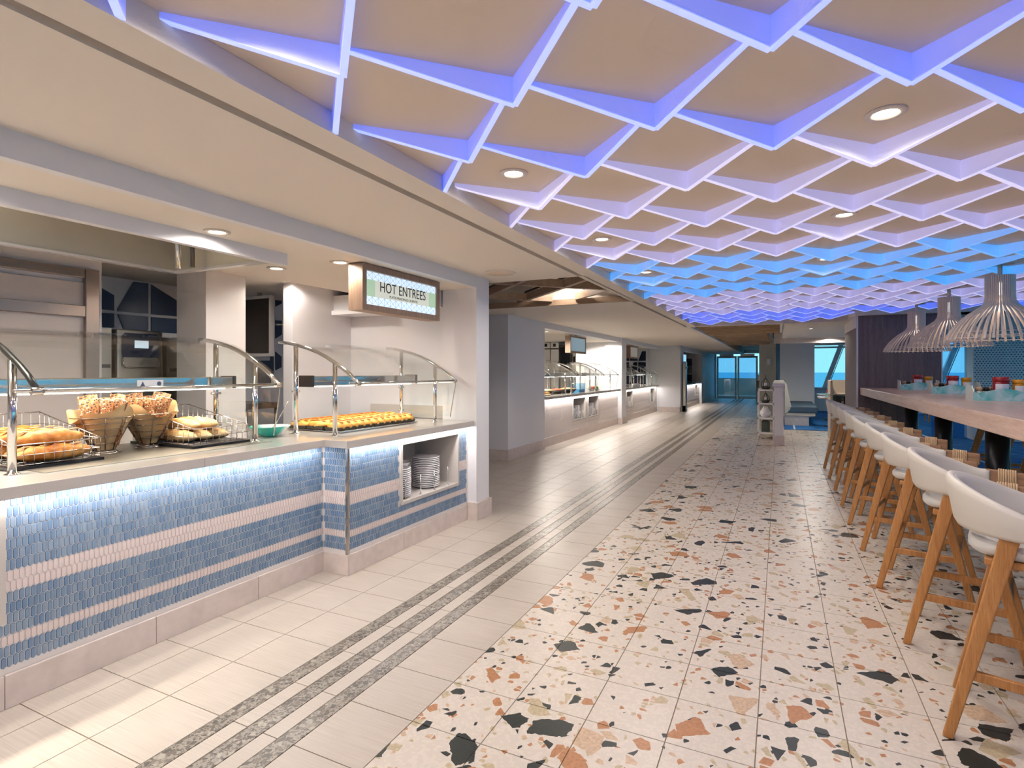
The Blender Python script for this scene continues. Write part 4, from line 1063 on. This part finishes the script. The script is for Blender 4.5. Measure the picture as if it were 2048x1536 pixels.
# ---- stool: faces +x, origin at the centre of its footprint
def make_stool():
    t = thing('bar_stool', 'x', 'stool', (0, 0, 0))
    for sx in (-1, 1):
        for s in (-1, 1):
            top = (-.055 if sx < 0 else .035, s * .205, .80); ft = (sx * .235, s * .222, 0)
            m = MB()
            a, b = Vector(ft), Vector(top); d = (b - a).normalized()
            m.beam(a, b, .034, .036, up=(0, 1, 0), w2=.058, h2=.036)
            # trim foot level with the floor
            m.v = [(x, y, max(z, 0.0)) for x, y, z in m.v]
            m.build('leg', 'wood_oak', t, bevel=.005, seg=2)
    for s in (-1, 1):
        for z, k in ((.26, 1 - .26 / .80), (.34, 1 - .34 / .80)):
            if (s == 1 and z > .3) or (s == -1 and z > .3): continue
            xa = -.055 + (-.235 + .055) * k; xb = .035 + (.235 - .035) * k; y = s * (.205 + .017 * k)
            MB().beam((xa, y, z), (xb, y, z), .022, .036).build('side_stretcher', 'wood_oak', t, bevel=.003, seg=1)
    k = 1 - .30 / .80
    xb = .035 + .2 * k
    f = MB().beam((xb, -.212, .30), (xb, .212, .30), .03, .04).build('foot_rail', 'wood_oak', t, bevel=.003, seg=1)
    MB().box(xb - .017, xb + .017, -.19, .19, .320, .324).build('kick_plate', 'steel', f)
    xr = -.055 - .18 * (1 - .32 / .80)
    MB().beam((xr, -.212, .34), (xr, .212, .34), .022, .036).build('rear_stretcher', 'wood_oak', t, bevel=.003, seg=1)
    # seat pad: rounded squircle
    rings = []
    for z, k in ((.700, .82), (.706, .93), (.722, 1.0), (.742, 1.0), (.756, .94), (.763, .80), (.766, .45)):
        ring = []
        for q in range(36):
            a = 2 * math.pi * q / 36; c, s = math.cos(a), math.sin(a)
            rr = .215 / (abs(c) ** 3.4 + abs(s) ** 3.4) ** (1 / 3.4) * k
            ring.append((.03 + rr * c, rr * s * .93, z))
        rings.append(ring)
    MB().loft(rings).build('seat', 'stool_inner', t)
    MB().box(-.13, .17, -.195, .195, .676, .702).build('seat_frame', 'wood_oak', t, bevel=.004, seg=1)
    # wrap-around back: section lofted along a U path
    def U(phi):     # centre line of the shell
        return Vector((.035 - .245 * math.cos(phi), .245 * math.sin(phi), 0))
    def sect(phi, th=.030, inset=0.0, shrink=0.0):
        p = U(phi); d = (U(phi + .01) - U(phi - .01)).normalized(); nrm = Vector((d.y, -d.x, 0))   # outward
        if nrm.dot(p - Vector((.05, 0, 0))) < 0: nrm = -nrm
        c = max(0, math.cos(phi))
        zt = .872 + .114 * c ** 1.2; zb = .788 + .0 * c
        lean = .034 * c ** .8
        pts = []
        prof = [(-.5, 0.0), (-.5, .25), (-.5, .55), (-.5, .82), (-.36, .95), (-.12, 1.0), (.14, 1.0), (.38, .95), (.5, .82), (.5, .5), (.5, .12), (.3, 0)]
        for u, v in prof:
            z = zb + (zt - zb) * v
            pts.append(p + nrm * (u * th + lean * v) + Vector((0, 0, z)))
        return [tuple(q) for q in pts]
    ph = [R(-102 + 204 * i / 40) for i in range(41)]
    MB().loft([sect(a, .040) for a in ph]).build('back_shell', 'stool_shell', t)
    # inner lining, a thin pad in front of the shell
    def lin(phi):
        s = sect(phi, .040); q = []
        p = U(phi); d = (U(phi + .01) - U(phi - .01)).normalized(); nrm = Vector((d.y, -d.x, 0))
        if nrm.dot(p - Vector((.05, 0, 0))) < 0: nrm = -nrm
        a = [Vector(s[i]) for i in (0, 1, 2, 3, 4)]
        fr = [tuple(v - nrm * .004) for v in a]; bk = [tuple(v + nrm * .004) for v in a]
        return fr + bk[::-1]
    MB().loft([lin(a) for a in ph]).build('back_lining', 'stool_inner', t)
    for s in (-1, 1):
        e0 = U(R(102 * s)); d = (U(R(102 * s)) - U(R(100 * s))).normalized()
        a = Vector((e0.x - .02, e0.y, .832)); b = Vector((e0.x + .17, e0.y - s * .012, .828))
        ar = MB().beam(a, b, .026, .086, up=(0, 0, 1), w2=.022, h2=.074).build('arm', 'wood_arm', t, bevel=.006, seg=2)
        rp_ = MB()
        for k in range(8):
            f = .28 + .05 * k; c = a + (b - a) * f; w_, h_ = .017, .0495 - .004 * f
            rp_.tube([(c.x, c.y + w_ * math.cos(q) * 1.05, c.z + h_ * math.sin(q)) if True else 0 for q in [2 * math.pi * j / 14 for j in range(14)]], .0048, 6, closed=True)
        rp_.build('rope_wrap', 'rope', ar, kind='stuff')
    return t
st0 = make_stool()
NSTOOL = 9
names = ['first', 'second', 'third', 'fourth', 'fifth', 'sixth', 'seventh', 'eighth', 'ninth']
slots = []
for k in range(NSTOOL):
    y = 2.795 + .8185 * k; n_ = NSTOOL - 1 - k
    lab = 'white oak legged bar stool on the aisle side, %s from the wood pillar' % names[n_]
    slots.append((.868 + random.uniform(-.008, .008), y, R(-16 + random.uniform(-1.5, 1.5)), lab, 'bar stools on the aisle side of the high bar'))
for k in range(8):
    y = 3.4 + .86 * k; n_ = 7 - k
    lab = 'white oak legged bar stool on the window side, %s from the wood pillar' % names[n_]
    slots.append((2.52 + random.uniform(-.02, .02), y, R(172 + random.uniform(-5, 5)), lab, 'bar stools on the window side of the high bar'))
for i, (x, y, a, lab, grp) in enumerate(slots):
    if i == 0:
        st0.location = (x, y, 0); st0.rotation_euler = (0, 0, a); st0['label'] = lab; st0['group'] = grp
    else:
        dup(st0, (x, y, 0), a, lab, grp)

# ---- pendant lamps of bent slats
PPROF = [(.098, .56), (.098, .46), (.098, .37), (.104, .335), (.125, .30), (.165, .27), (.215, .235), (.265, .19), (.31, .14), (.345, .09), (.372, .045), (.388, .0)]
def make_pendant():
    t = thing('pendant_lamp', 'x', 'lamp', (0, 0, 0))
    s = MB()
    rings = []
    for i, (r, z) in enumerate(PPROF):
        d = .014
        w_ = .0062 if i < 4 else .0085
        rings.append([(r - d / 2, -w_, z), (r + d / 2, -w_, z), (r + d / 2, w_, z), (r - d / 2, w_, z)])
    s.loft(rings, smooth=False); me = s.mesh('slat', 'pendant_white')
    for q in range(42):
        o = link('slat', me, t); o.rotation_euler = (0, 0, 2 * math.pi * q / 42)
    MB().tube([(.384 * math.cos(a), .384 * math.sin(a), .012) for a in [2 * math.pi * q / 48 for q in range(48)]], .004, 6, closed=True).build('hoop', 'pendant_white', t)
    MB().tube([(.362 * math.cos(a), .362 * math.sin(a), .062) for a in [2 * math.pi * q / 48 for q in range(48)]], .003, 6, closed=True).build('hoop', 'pendant_white', t)
    MB().lathe([(.0001, .50), (.09, .50), (.09, .51), (.0001, .51)], 24).build('top_disc', 'pendant_white', t)
    MB().tube([(0, 0, .5), (0, 0, .66)], .018, 12).build('stem', 'beige_lam', t)
    MB().lathe([(.10, .66), (.11, .668), (.11, .70), (.0001, .70)], 28).build('ceiling_rose', 'beige_lam', t)
    MB().lathe([(.0001, .39), (.022, .395), (.03, .42), (.022, .45), (.018, .50)], 16).build('bulb', 'bulb_glow', t)
    return t
pd = make_pendant()
for i, (u, v, lab) in enumerate(((1833, 603, 'slatted white pendant lamp nearest the wood clad pillar'), (1898, 570, 'middle slatted white pendant lamp over the bar'), (2000, 520, 'slatted white pendant lamp farthest from the wood clad pillar'))):
    x, y = pz(u, v, ZL)
    if i == 0: pd.location = (x, y, ZL - .70); pd['label'] = lab; pd['group'] = 'slatted pendants over the bar'
    else: dup(pd, (x, y, ZL - .70), None, lab, 'slatted pendants over the bar')
    l = bpy.data.lights.new('pendant_lamp', 'POINT'); l.energy = 1.2; l.color = WARM; l.shadow_soft_size = .04
    lo = bpy.data.objects.new('pendant_light', l); C.objects.link(lo); lo.location = (x, y, ZL - .45)

# ---- condiment caddies on the bar
def wave_mat():
    m, nt, b = new_mat('caddy_wave')
    tcn = N(nt, 'ShaderNodeTexCoord'); n = N(nt, 'ShaderNodeTexNoise'); n.inputs['Scale'].default_value = 9; n.inputs['Distortion'].default_value = 1.2
    L(nt, tcn.outputs['Object'], n.inputs['Vector'])
    r = N(nt, 'ShaderNodeValToRGB'); r.color_ramp.elements[0].position = .38; r.color_ramp.elements[0].color = srgb(96, 190, 192); r.color_ramp.elements[1].position = .62; r.color_ramp.elements[1].color = srgb(186, 220, 226)
    L(nt, n.outputs[0], r.inputs[0]); L(nt, r.outputs[0], b.inputs['Base Color']); b.inputs['Roughness'].default_value = .25
wave_mat()
plain('caddy_side', srgb(214, 220, 212), .3)
def caddy(x, y, where):
    t = thing('condiment_caddy', 'teal wave fronted condiment caddy ' + where, 'caddy', (x, y, BZ1))
    W, D = .46, .24
    wave = [(0, 0), (W, 0), (W, .075)] + [(W * (1 - k / 12), .085 + .022 * math.cos((1 - k / 12) * 2 * math.pi + 3.3)) for k in range(1, 12)] + [(0, .078)]
    MB().prism(wave, 0, .006, axis='y').build('front', 'caddy_wave', t)
    MB().prism(wave, D - .006, D, axis='y').build('back', 'caddy_wave', t)
    for xx in (0, W - .006): MB().prism([(.006, 0), (D - .006, 0), (D - .006, .14), (.05, .13), (.006, .08)], xx, xx + .006, axis='x').build('side', 'caddy_side', t)
    MB().box(.006, W - .006, .006, D - .006, 0, .006).build('base', 'caddy_side', t)
    g = 'condiments ' + where
    zz = BZ1 + .006
    def jar(dx, dy, r, h, mat, lab, cat, nm):
        j = thing(nm, lab + ' in the caddy ' + where, cat, (x + dx, y + dy, zz))
        MB().lathe([(r * .9, 0), (r, .008), (r, h * .78), (r * .96, h * .8)], 20).build('body', mat, j)
        MB().lathe([(r * 1.03, h * .80), (r * 1.06, h * .82), (r * 1.06, h * .97), (r * .98, h), (.0001, h)], 20).build('lid', mat, j)
        lv = [[(r * 1.012 * math.cos(R(-90 + 9 * q)), r * 1.012 * math.sin(R(-90 + 9 * q)), zz_) for q in range(-6, 7)] for zz_ in (h * .18, h * .70)]
        li = [[(a * .97, b_ * .97, c_) for a, b_, c_ in ring] for ring in lv]
        MB().loft([lv[0] + li[0][::-1], lv[1] + li[1][::-1]], smooth=False).build('label', 'label_white', j)
        return j
    jar(.215, .085, .058, .205, 'red', 'red ketchup bottle with white label', 'bottle', 'ketchup_bottle')
    jar(.345, .09, .048, .182, 'mustard', 'yellow mustard bottle with white label', 'bottle', 'mustard_bottle')
    for k, (dx, dy) in enumerate(((.06, .06), (.11, .065), (.06, .12), (.11, .13), (.155, .16))):
        j = thing('spice_shaker', 'small dark topped spice shaker in the caddy ' + where, 'shaker', (x + dx, y + dy, zz), 0, 'spice shakers in the caddy ' + where)
        MB().lathe([(.019, 0), (.021, .004), (.021, .07), (.018, .078)], 14).build('glass_body', 'caddy_side', j)
        MB().lathe([(.020, .078), (.020, .108), (.012, .114), (.0001, .115)], 14).build('cap', 'black' if k % 2 else 'rope_dark', j)
caddy(*pz(1801, 779.5, BZ1), 'nearest the wood clad pillar')
caddy(*pz(1864, 787, BZ1), 'under the middle pendant')
caddy(*pz(1947, 801, BZ1), 'under the pendant farthest from the pillar')
# ================================================================== FARTHER STATIONS
bt_vs, bt_fs = picket_data(.068, .205, .006, .0012, .006)
def station(y0, y1, x, niches, label, guards, glab, base_h=.165):
    t = thing('serving_counter', label, 'counter', (0, 0, 0))
    b = MB(); ys = [y0] + [v for n in niches for v in n] + [y1]
    for i in range(0, len(ys), 2): b.box(x - .75, x - .06, ys[i], ys[i + 1], 0, ZW - TW)
    for a, c in niches: b.box(x - .75, x - .06, a, c, 0, .357).box(x - .75, x - .06, a, c, .85, ZW - TW).box(x - .75, x - .5, a, c, .357, .85)
    b.build('body', 'tile_grout', t)
    xf = x - .06; f = MB()
    for r in range(4):
        z = ZW - TW - .205 * (r + .5) - .004
        a = y0 + .034 * (1 + r % 2)
        while a < y1 - .034:
            if z - .1 > base_h - .07 and not any(p - .035 < a < q + .035 and z > .30 for p, q in niches):
                f.add([(xf + v[0], a + v[1], max(z + v[2], base_h)) for v in bt_vs], bt_fs)
            elif any(p - .035 < a < q + .035 for p, q in niches) and z < .40:
                f.add([(xf + v[0], a + v[1], min(max(z + v[2], base_h), .35)) for v in bt_vs], bt_fs)
            a += .068
    f.build('picket_tile_field', 'white_tile_big', t, kind='stuff')
    MB().box(xf, xf + .014, y0, y1, 0, base_h).build('skirting', 'skirt', t)
    for a, c in niches:
        MB().frame(x - .48, xf + .02, a, c, .357, .85, .02, .023).box(x - .5, x - .48, a, c, .357, .85).build('niche_lining', 'quartz', t)
        for k in range(4): MB().tube([(xf - .01, a + .12 + .2 * k, .38), (xf - .01, a + .12 + .2 * k, .54)], .006, 6).build('guard_pin', 'steel', t)
    MB().box(x - .92, x + .03, y0, y1, ZW - TW, ZW).build('worktop', 'quartz', t, bevel=.003, seg=1)
    MB().box(x - .045, x - .03, y0 + .02, y1 - .02, ZW - TW - .004, ZW - TW).build('cove_light', 'led_glow', t)
    lamp('AREA', 'cove_lamp', (x - .02, (y0 + y1) / 2, ZW - TW - .006), 1.6 * (y1 - y0), (1, .92, .86), .02, size2=(y1 - y0) * .96)
    for gy, lb_ in guards: 
        g = dup(g2, (x - .17, gy, ZW), None, lb_, glab)
    return t
station(9.36, 14.61, XS, ((11.02, 11.85), (12.04, 12.84)), 'long white tiled counter with two plate niches', ((9.60, 'glass sneeze guard over the pasta bowls'), (11.25, 'glass sneeze guard over the steel pans'), (12.98, 'glass sneeze guard over the salad board')), 'sneeze guards on the farther counters')
station(15.13, 19.78, XS, ((15.5, 16.25), (18.7, 19.4)), 'white tiled counter beyond the second pier', ((15.6, 'glass sneeze guard over the tomato tray beyond the second pier'), (18.2, 'glass sneeze guard beside the projecting wall')), 'sneeze guards on the farther counters')
station(20.52, 25.58, -3.14, ((24.2, 24.9),), 'white tiled counter near the far glass doors', (), None)
for (a, c), nm in (((11.02, 11.85), 'the first far niche'), ((12.04, 12.84), 'the second far niche'), ((15.5, 16.25), 'the niche beyond the second pier'), ((18.7, 19.4), 'the niche beside the projecting wall')):
    for j, yy in enumerate((a + .24, a + .56)):
        n = 14 if j == 0 else 18
        for k in range(n):
            place('dinner_plate', plate_me, (XS - .22, yy, .381 + k * .0155), 0, 'white plate in %s, %s stack' % (nm, ('short', 'tall')[j]), 'plate', 'plates in %s, %s stack' % (nm, ('short', 'tall')[j]))
# blank menu displays
def blank_sign(x, y, z, w, h, label, mat):
    t = thing('menu_display', label, 'display', (x, y, z))
    MB().frame(-.10, 0, 0, w, 0, h, .04).box(-.12, -.10, 0, w, 0, h).build('frame', 'wood_frame', t)
    MB().box(-.10, -.008, .04, w - .04, .04, h - .04).build('screen', mat, t)
    MB().box(-.07, -.05, w / 2 - .02, w / 2 + .02, h, 2.205 - z).build('hanger', 'steel', t)
plain('screen_sea', srgb(120, 142, 150), .3, emit=srgb(140, 165, 178), es=.25)
plain('screen_grey', srgb(176, 170, 164), .3, emit=srgb(176, 170, 164), es=.12)
plain('screen_blue', srgb(150, 200, 226), .3, emit=srgb(150, 204, 236), es=.45)
blank_sign(-3.99, 11.12, 1.80, 1.05, .37, 'wood framed display with a grey sea picture over the long white counter', 'screen_sea')
blank_sign(-3.99, 16.35, 1.80, 1.0, .37, 'wood framed plain grey display beyond the second pier', 'screen_grey')
blank_sign(-3.3, 21.7, 1.72, .9, .37, 'wood framed pale blue display near the far doors', 'screen_blue')
# kitchen fittings against the end wall behind the long counter, facing the aisle's near end
plain('unit_white', srgb(238, 234, 228), .35)
for xx, lab in ((-5.72, 'white dispenser unit with a dark square beside the kitchen corner'), (-5.47, 'white dispenser unit with a dark square beside the steel rack')):
    t = thing('dispenser_unit', lab, 'dispenser', (xx, 14.2, 0))
    MB().box(-.11, .11, -.2, .5, .9, 2.0).build('body', 'unit_white', t, bevel=.008); MB().box(-.11, .11, -.2, .5, 0, .9).build('stand', 'steel_brushed', t)
    MB().box(-.115, .115, -.22, .5, 2.03, 2.19).build('head', 'unit_white', t, bevel=.005); MB().box(-.04, .04, -.226, -.22, 2.07, 2.15).build('window', 'screen_dark', t)
    MB().box(-.11, .11, -.205, -.2, 2.0, 2.03).build('seam', 'steel_dark', t)
t = thing('steel_rack', 'tall dark steel oven rack behind the long white counter', 'rack', (-5.15, 14.2, 0))
MB().box(-.17, .17, -.2, .5, 0, 2.12).build('body', 'steel_dark', t); MB().box(-.15, .12, -.21, -.2, 1.5, 2.05).build('window', 'black_metal', t); MB().box(-.15, .12, -.21, -.2, .95, 1.45).build('door', 'steel_brushed', t); MB().box(.18, .28, -.18, .5, 0, 2.1).build('side_panel', 'unit_white', t); MB().box(.2, .26, -.19, -.18, 1.62, 1.8).build('switch', 'black', t)
for k in range(2):
    t = thing('pepper_mill', 'short amber topped mill on the dispenser units', 'mill', (-5.72 + .25 * k, 14.1, 2.19), 0, 'mills on the dispenser units')
    MB().lathe([(.04, 0), (.045, .006), (.03, .02), (.045, .03)], 14).build('body', 'amber', t); MB().lathe([(.045, .03), (.035, .045), (.0001, .05)], 14).build('cap', 'black', t)
def food_bowl(x, y, mat, label, r=.17):
    t = thing('food_bowl', label, 'bowl', (x, y, ZW))
    MB().lathe([(.0001, .004), (r * .5, 0), (r * .6, .006), (r * .95, .07), (r, .085), (r * .96, .083), (r * .88, .06), (.0001, .055)], 28).build('bowl', 'steel_dark', t)
    MB().lathe([(r * .9, .068), (r * .7, .095), (r * .35, .11), (.0001, .115)], 20).build('food', mat, t)
food_bowl(-4.22, 10.35, 'pasta', 'dark bowl of pale pasta on the long white counter'); food_bowl(-4.2, 10.85, 'tomato', 'dark bowl of red sauce on the long white counter'); food_bowl(-4.2, 11.5, 'pasta', 'wide dark pan of pasta beside the blue box', .22)
t = thing('serving_board', 'pale board of fried pieces at the near end of the long counter', 'board', (-4.15, 9.75, ZW))
MB().box(-.16, .16, -.28, .28, 0, .03).build('board', 'crumb', t, bevel=.006)
for k in range(10): MB().lathe([(.0001, 0), (.045, .005), (.05, .02), (.03, .042), (.0001, .046)], 10, (-.1 + .1 * (k % 3), -.22 + .055 * k, .03)).build('fried_piece', 'crust', t)
t = thing('blue_box', 'translucent blue serving box beside the steel pans', 'box', (-4.2, 12.1, ZW)); MB().box(-.15, .15, -.2, .2, 0, .2).build('body', 'glass_blue', t, bevel=.01); MB().box(-.14, .14, -.19, .19, .0, .06).build('contents', 'box_fill', t)
t = thing('salad_platter', 'white oval platter with green salad on the long counter', 'platter', (-4.2, 13.4, ZW))
MB().lathe([(.0001, 0), (.1, 0), (.2, .03), (.21, .036), (.18, .034), (.0001, .014)], 28).build('platter', 'porcelain', t)
for k in range(9): MB().lathe([(.0001, 0), (.05, .01), (.055, .04), (.03, .075), (.0001, .08)], 9, (.08 * math.cos(k * .7), .11 * math.sin(k * .7), .02)).build('salad_heap', ('salad', 'crumb', 'salad', 'tomato')[k % 4], t)
t = thing('tomato_tray', 'tray of red sauce jars on the counter beyond the second pier', 'tray', (-4.2, 15.75, ZW)); MB().box(-.2, .2, -.25, .25, 0, .02).build('tray', 'steel', t)
for k in range(6): MB().lathe([(.05, .02), (.06, .04), (.06, .16), (.045, .19), (.0001, .19)], 12, (-.1 + .12 * (k % 3), -.12 + .2 * (k // 3), 0)).build('jar', 'tomato' if k % 2 else 'red', t)
for k in range(5):
    t = thing('white_cup', 'small white cup on the counter beyond the second pier', 'cup', (-4.05, 16.9 + .16 * k, ZW), 0, 'white cups beyond the second pier')
    MB().lathe([(.03, 0), (.04, .09), (.037, .09), (.027, .006), (.0001, .006)], 16).build('cup', 'porcelain', t); MB().tube([(.038, 0, .07), (.06, 0, .06), (.06, 0, .03), (.035, 0, .025)], .005, 6).build('handle', 'porcelain', t)
# navy panels on the end walls of the farther kitchens
bk = struct('wall_back_far', MB().box(-6.8, -4.2, 19.80, 19.85, 0, 2.2), 'white_paint', label='kitchen end wall behind the farther counter')
for k in range(5):
    x = -5.75 + .30 * k
    for z, h in ((.95, .35), (1.35, .38), (1.78, .34)):
        sh2 = .14 if (k + int(z * 3)) % 2 else 0
        MB().prism([(x, z), (x + .27, z), (x + .27, z + h), (x + sh2, z + h)], 19.79, 19.80, axis='y').build('navy_panel', 'navy_dark', bk)
t = thing('glass_rack', 'steel framed rack of glasses beyond the second pier', 'rack', (-5.35, 17.6, 0))
for a in (-.3, .3):
    for b_ in (-.45, .45): MB().tube([(a, b_, 0), (a, b_, 1.75)], .014, 8).build('upright', 'chrome', t)
for z in (.95, 1.2, 1.45, 1.7): MB().box(-.32, .32, -.47, .47, z, z + .015).build('shelf', 'glass', t)
for k in range(4): MB().box(-.28, .28, -.42 + .22 * k, -.26 + .22 * k, .965, 1.12).build('crate', ('navy', 'steel', 'white_gloss', 'steel_dark')[k], t)
# steel door pillar between the stations
t = thing('wall_phone_post', 'slim brushed steel service post beside the projecting wall', 'post', (-3.02, 20.3, 0))
MB().box(-.05, .05, -.18, .18, 0, 1.75).build('body', 'steel_brushed', t, bevel=.006); MB().box(.05, .08, -.15, .15, 1.5, 1.56).build('handle', 'black', t); MB().box(-.05, .055, -.18, .18, 0, .2).build('kick', 'steel_dark', t)
sh5 = struct('wall_left_deep', MB().box(-4.9, -3.36, 25.62, 25.69, 0, 2.5), 'white_paint', label='kitchen end wall near the far doors')
for k in range(4):
    for z in (.95, 1.3, 1.65): MB().box(-4.75 + .32 * k, -4.47 + .32 * k, 25.61, 25.62, z, z + .32).build('navy_panel', 'navy_dark' if (k + int(z * 5)) % 3 else 'steel', sh5)

# ================================================================== RIGHT-HAND SEATING
# low divider with lantern shelf
dv = struct('wall_divider', MB().box(-.10, .06, 11.74, 16.4, 0, 1.12).box(-.13, .09, 11.70, 16.42, 1.12, 1.17), 'white_gloss', label='low white partition beside the lantern shelf')
MB().box(-.115, .075, 11.725, 16.4, 0, .18).build('skirting', 'skirt', dv)
ls = thing('lantern_shelf', 'open white shelf holding lanterns beside the low partition', 'shelf', (-.27, 12.9, 0))
for z in (.12, .42, .72, 1.0): MB().box(-.15, .155, -.35, .35, z, z + .03).build('shelf_board', 'white_gloss', ls)
for a in (-.15, .135): 
    for b_ in (-.35, .33): MB().box(a, a + .02, b_, b_ + .02, 0, 1.03).build('upright', 'white_gloss', ls)
def lantern(z, label, mat, s=1.0):
    t = thing('lantern', label, 'lantern', (-.27, 12.75, z))
    MB().lathe([(.0001, 0), (.06 * s, 0), (.09 * s, .03 * s), (.095 * s, .06 * s), (.08 * s, .065 * s)], 18).build('base', mat, t)
    for q in range(6):
        a = 2 * math.pi * q / 6
        MB().tube([(.085 * s * math.cos(a), .085 * s * math.sin(a), .06 * s), (.08 * s * math.cos(a), .08 * s * math.sin(a), .13 * s), (.03 * s * math.cos(a), .03 * s * math.sin(a), .20 * s), (0, 0, .24 * s)], .006, 6).build('rib', 'lantern_dark', t)
    MB().tube([(0, 0, .23 * s), (0, 0, .30 * s)], .006, 6).build('finial', 'lantern_dark', t)
    MB().lathe([(.03 * s, .065 * s), (.03 * s, .13 * s), (.0001, .13 * s)], 12).build('candle', 'porcelain', t)
lantern(1.03, 'dark wire lantern on top of the white lantern shelf', 'screen_dark'); lantern(.75, 'onion shaped dark wire lantern on the upper shelf board', 'lantern_dark', .85)
t = thing('round_vase', 'round white vase on the middle lantern shelf', 'vase', (-.27, 12.75, .45)); MB().lathe([(.0001, 0), (.07, 0), (.11, .06), (.11, .12), (.06, .19), (.04, .22), (.035, .22)], 24).build('body', 'porcelain', t); MB().lathe([(.042, .215), (.046, .222), (.042, .228), (.034, .225)], 24).build('lip', 'white_gloss', t)
t = thing('green_vase', 'square dark green glass vase on the lower lantern shelf', 'vase', (-.27, 12.75, .15)); MB().box(-.08, .08, -.08, .08, 0, .22).build('body', 'green_glass', t, bevel=.012); MB().box(-.06, .06, -.06, .06, .22, .235).build('neck', 'lantern_dark', t)
# bench
plain('bench_pad', srgb(74, 96, 112), .6); plain('bench_back', srgb(206, 200, 190), .6)
bn = thing('banquette', 'upholstered bench with slate blue seat and pale back', 'bench', (.45, 17.6, 0))
MB().prism([(-.34, .30), (-.30, .30), (-.18, .45), (-.30, 1.08), (-.34, 1.08)], -1.5, 1.5, axis='y').build('backrest', 'bench_back', bn, bevel=.012)
MB().box(-.24, .42, -1.5, 1.5, .33, .50).build('seat', 'bench_pad', bn, bevel=.03)
MB().box(-.34, .36, -1.48, 1.48, .26, .33).build('seat_board', 'beige_lam', bn); MB().box(-.34, .22, -1.46, 1.46, 0, .26).build('plinth', 'skirt', bn)
def table(x, y, label, w=.75, d=.75):
    t = thing('dining_table', label, 'table', (x, y, 0))
    MB().box(-w / 2, w / 2, -d / 2, d / 2, .715, .75).build('top', 'wood_bar', t, bevel=.006); MB().tube([(0, 0, .02), (0, 0, .715)], .05, 14).build('leg', 'black_metal', t)
    MB().lathe([(.24, 0), (.24, .015), (.06, .03)], 24).build('foot_plate', 'black_metal', t)
table(1.25, 16.3, 'square table beside the slate blue bench'); table(1.35, 18.4, 'square table at the far end of the slate blue bench')
table(2.6, 20.6, 'square table below the sloping window'); table(4.6, 19.0, 'square table past the perforated column'); table(5.2, 16.2, 'square table behind the perforated column'); table(5.6, 13.0, 'square table by the side windows')
def chair(x, y, rz, label):
    t = thing('dining_chair', label, 'chair', (x, y, 0), rz)
    MB().box(-.22, .22, -.22, .22, .43, .47).build('seat', 'wood_oak', t, bevel=.01)
    for a in (-.19, .19):
        for b_ in (-.19, .19): MB().beam((a * 1.1, b_ * 1.1, 0), (a, b_, .43), .028, .028, w2=.035, h2=.035).build('leg', 'wood_oak', t)
    MB().prism([(-.22, -.2), (-.18, -.2), (-.20, 0), (-.18, .2), (-.22, .2), (-.25, 0)], .62, .84, axis='z').build('backrest', 'stool_shell', t, bevel=.008)
    for b_ in (-.17, .17): MB().beam((-.19, b_, .45), (-.21, b_, .64), .03, .03).build('back_post', 'wood_oak', t)
chair(1.95, 16.3, R(180), 'oak chair across from the slate blue bench'); chair(1.95, 18.4, R(180), 'oak chair at the table near the far bench end')
chair(2.6, 19.9, R(90), 'oak chair at the table below the sloping window'); chair(3.9, 19.0, R(0), 'oak chair at the table past the perforated column'); chair(5.2, 15.5, R(90), 'oak chair behind the perforated column'); chair(5.6, 12.3, R(90), 'oak chair by the side windows')
t = thing('condiment_caddy', 'small caddy of bottles on the table beside the bench', 'caddy', (1.2, 16.35, .75)); MB().box(-.15, .15, -.1, .1, 0, .09).build('tray', 'caddy_wave', t, bevel=.004)
for k, m_ in enumerate(('red', 'label_white', 'red', 'mustard')): MB().lathe([(.03, .09), (.03, .16), (.02, .19), (.0001, .19)], 12, (-.1 + .065 * k, 0, 0)).build('bottle', m_, t)
# beige service cabinet beside the pillar
cb_ = thing('service_cabinet', 'beige service cabinet with open cutlery shelf beside the pillar', 'cabinet', (1.27, 13.3, 0))
MB().box(-.35, .35, -.35, .35, 0, .80).build('body', 'beige_lam', cb_); MB().box(-.36, .36, -.36, .36, .92, .95).build('counter', 'beige_lam', cb_); MB().box(-.35, -.31, -.35, .35, .80, 1.22).box(-.31, .35, .31, .35, .80, 1.22).build('upstand', 'beige_lam', cb_)
MB().box(.02, .06, .29, .31, 1.05, 1.15).build('socket', 'white_gloss', cb_)
for k in range(4): MB().box(-.25 + .13 * k, -.16 + .13 * k, -.36, -.34, .72, .90).build('cutlery_bin', 'screen_dark', cb_)
# ceiling light track under the window bulkhead
tk = thing('track_light', 'long white light track before the sloping window', 'light', (3.6, 21.2, 2.30))
MB().tube([(-2.6, 0, 0), (2.7, 0, 0)], .03, 10).build('track', 'white_gloss', tk)
for k in range(4): MB().tube([(-2.4 + 1.6 * k, 0, .02), (-2.4 + 1.6 * k, 0, .225)], .008, 6).build('hanger', 'steel', tk)
# far right of the door: white service niche
nn = thing('beverage_station', 'pale beverage station right of the far glass doors', 'cabinet', (-.78, 29.5, 0))
MB().box(-.25, .25, -.5, .5, 0, .9).build('body', 'white_tile_big', nn); MB().box(-.27, .27, -.52, .52, .9, .95).build('top', 'quartz', nn); MB().box(-.2, .0, -.2, .1, .95, 1.25).build('dispenser', 'steel', nn, bevel=.02)
struct('wall_far_right', MB().box(-.5, -.4, 22.2, 31, 0, 2.53), 'navy', label='dark blue wall right of the far doors')
MB().box(-.58, -.54, 24.6, 24.9, 0, 1.75).build('dark_post', 'black', None, label='narrow black stand before the dark blue wall', cat='stand')
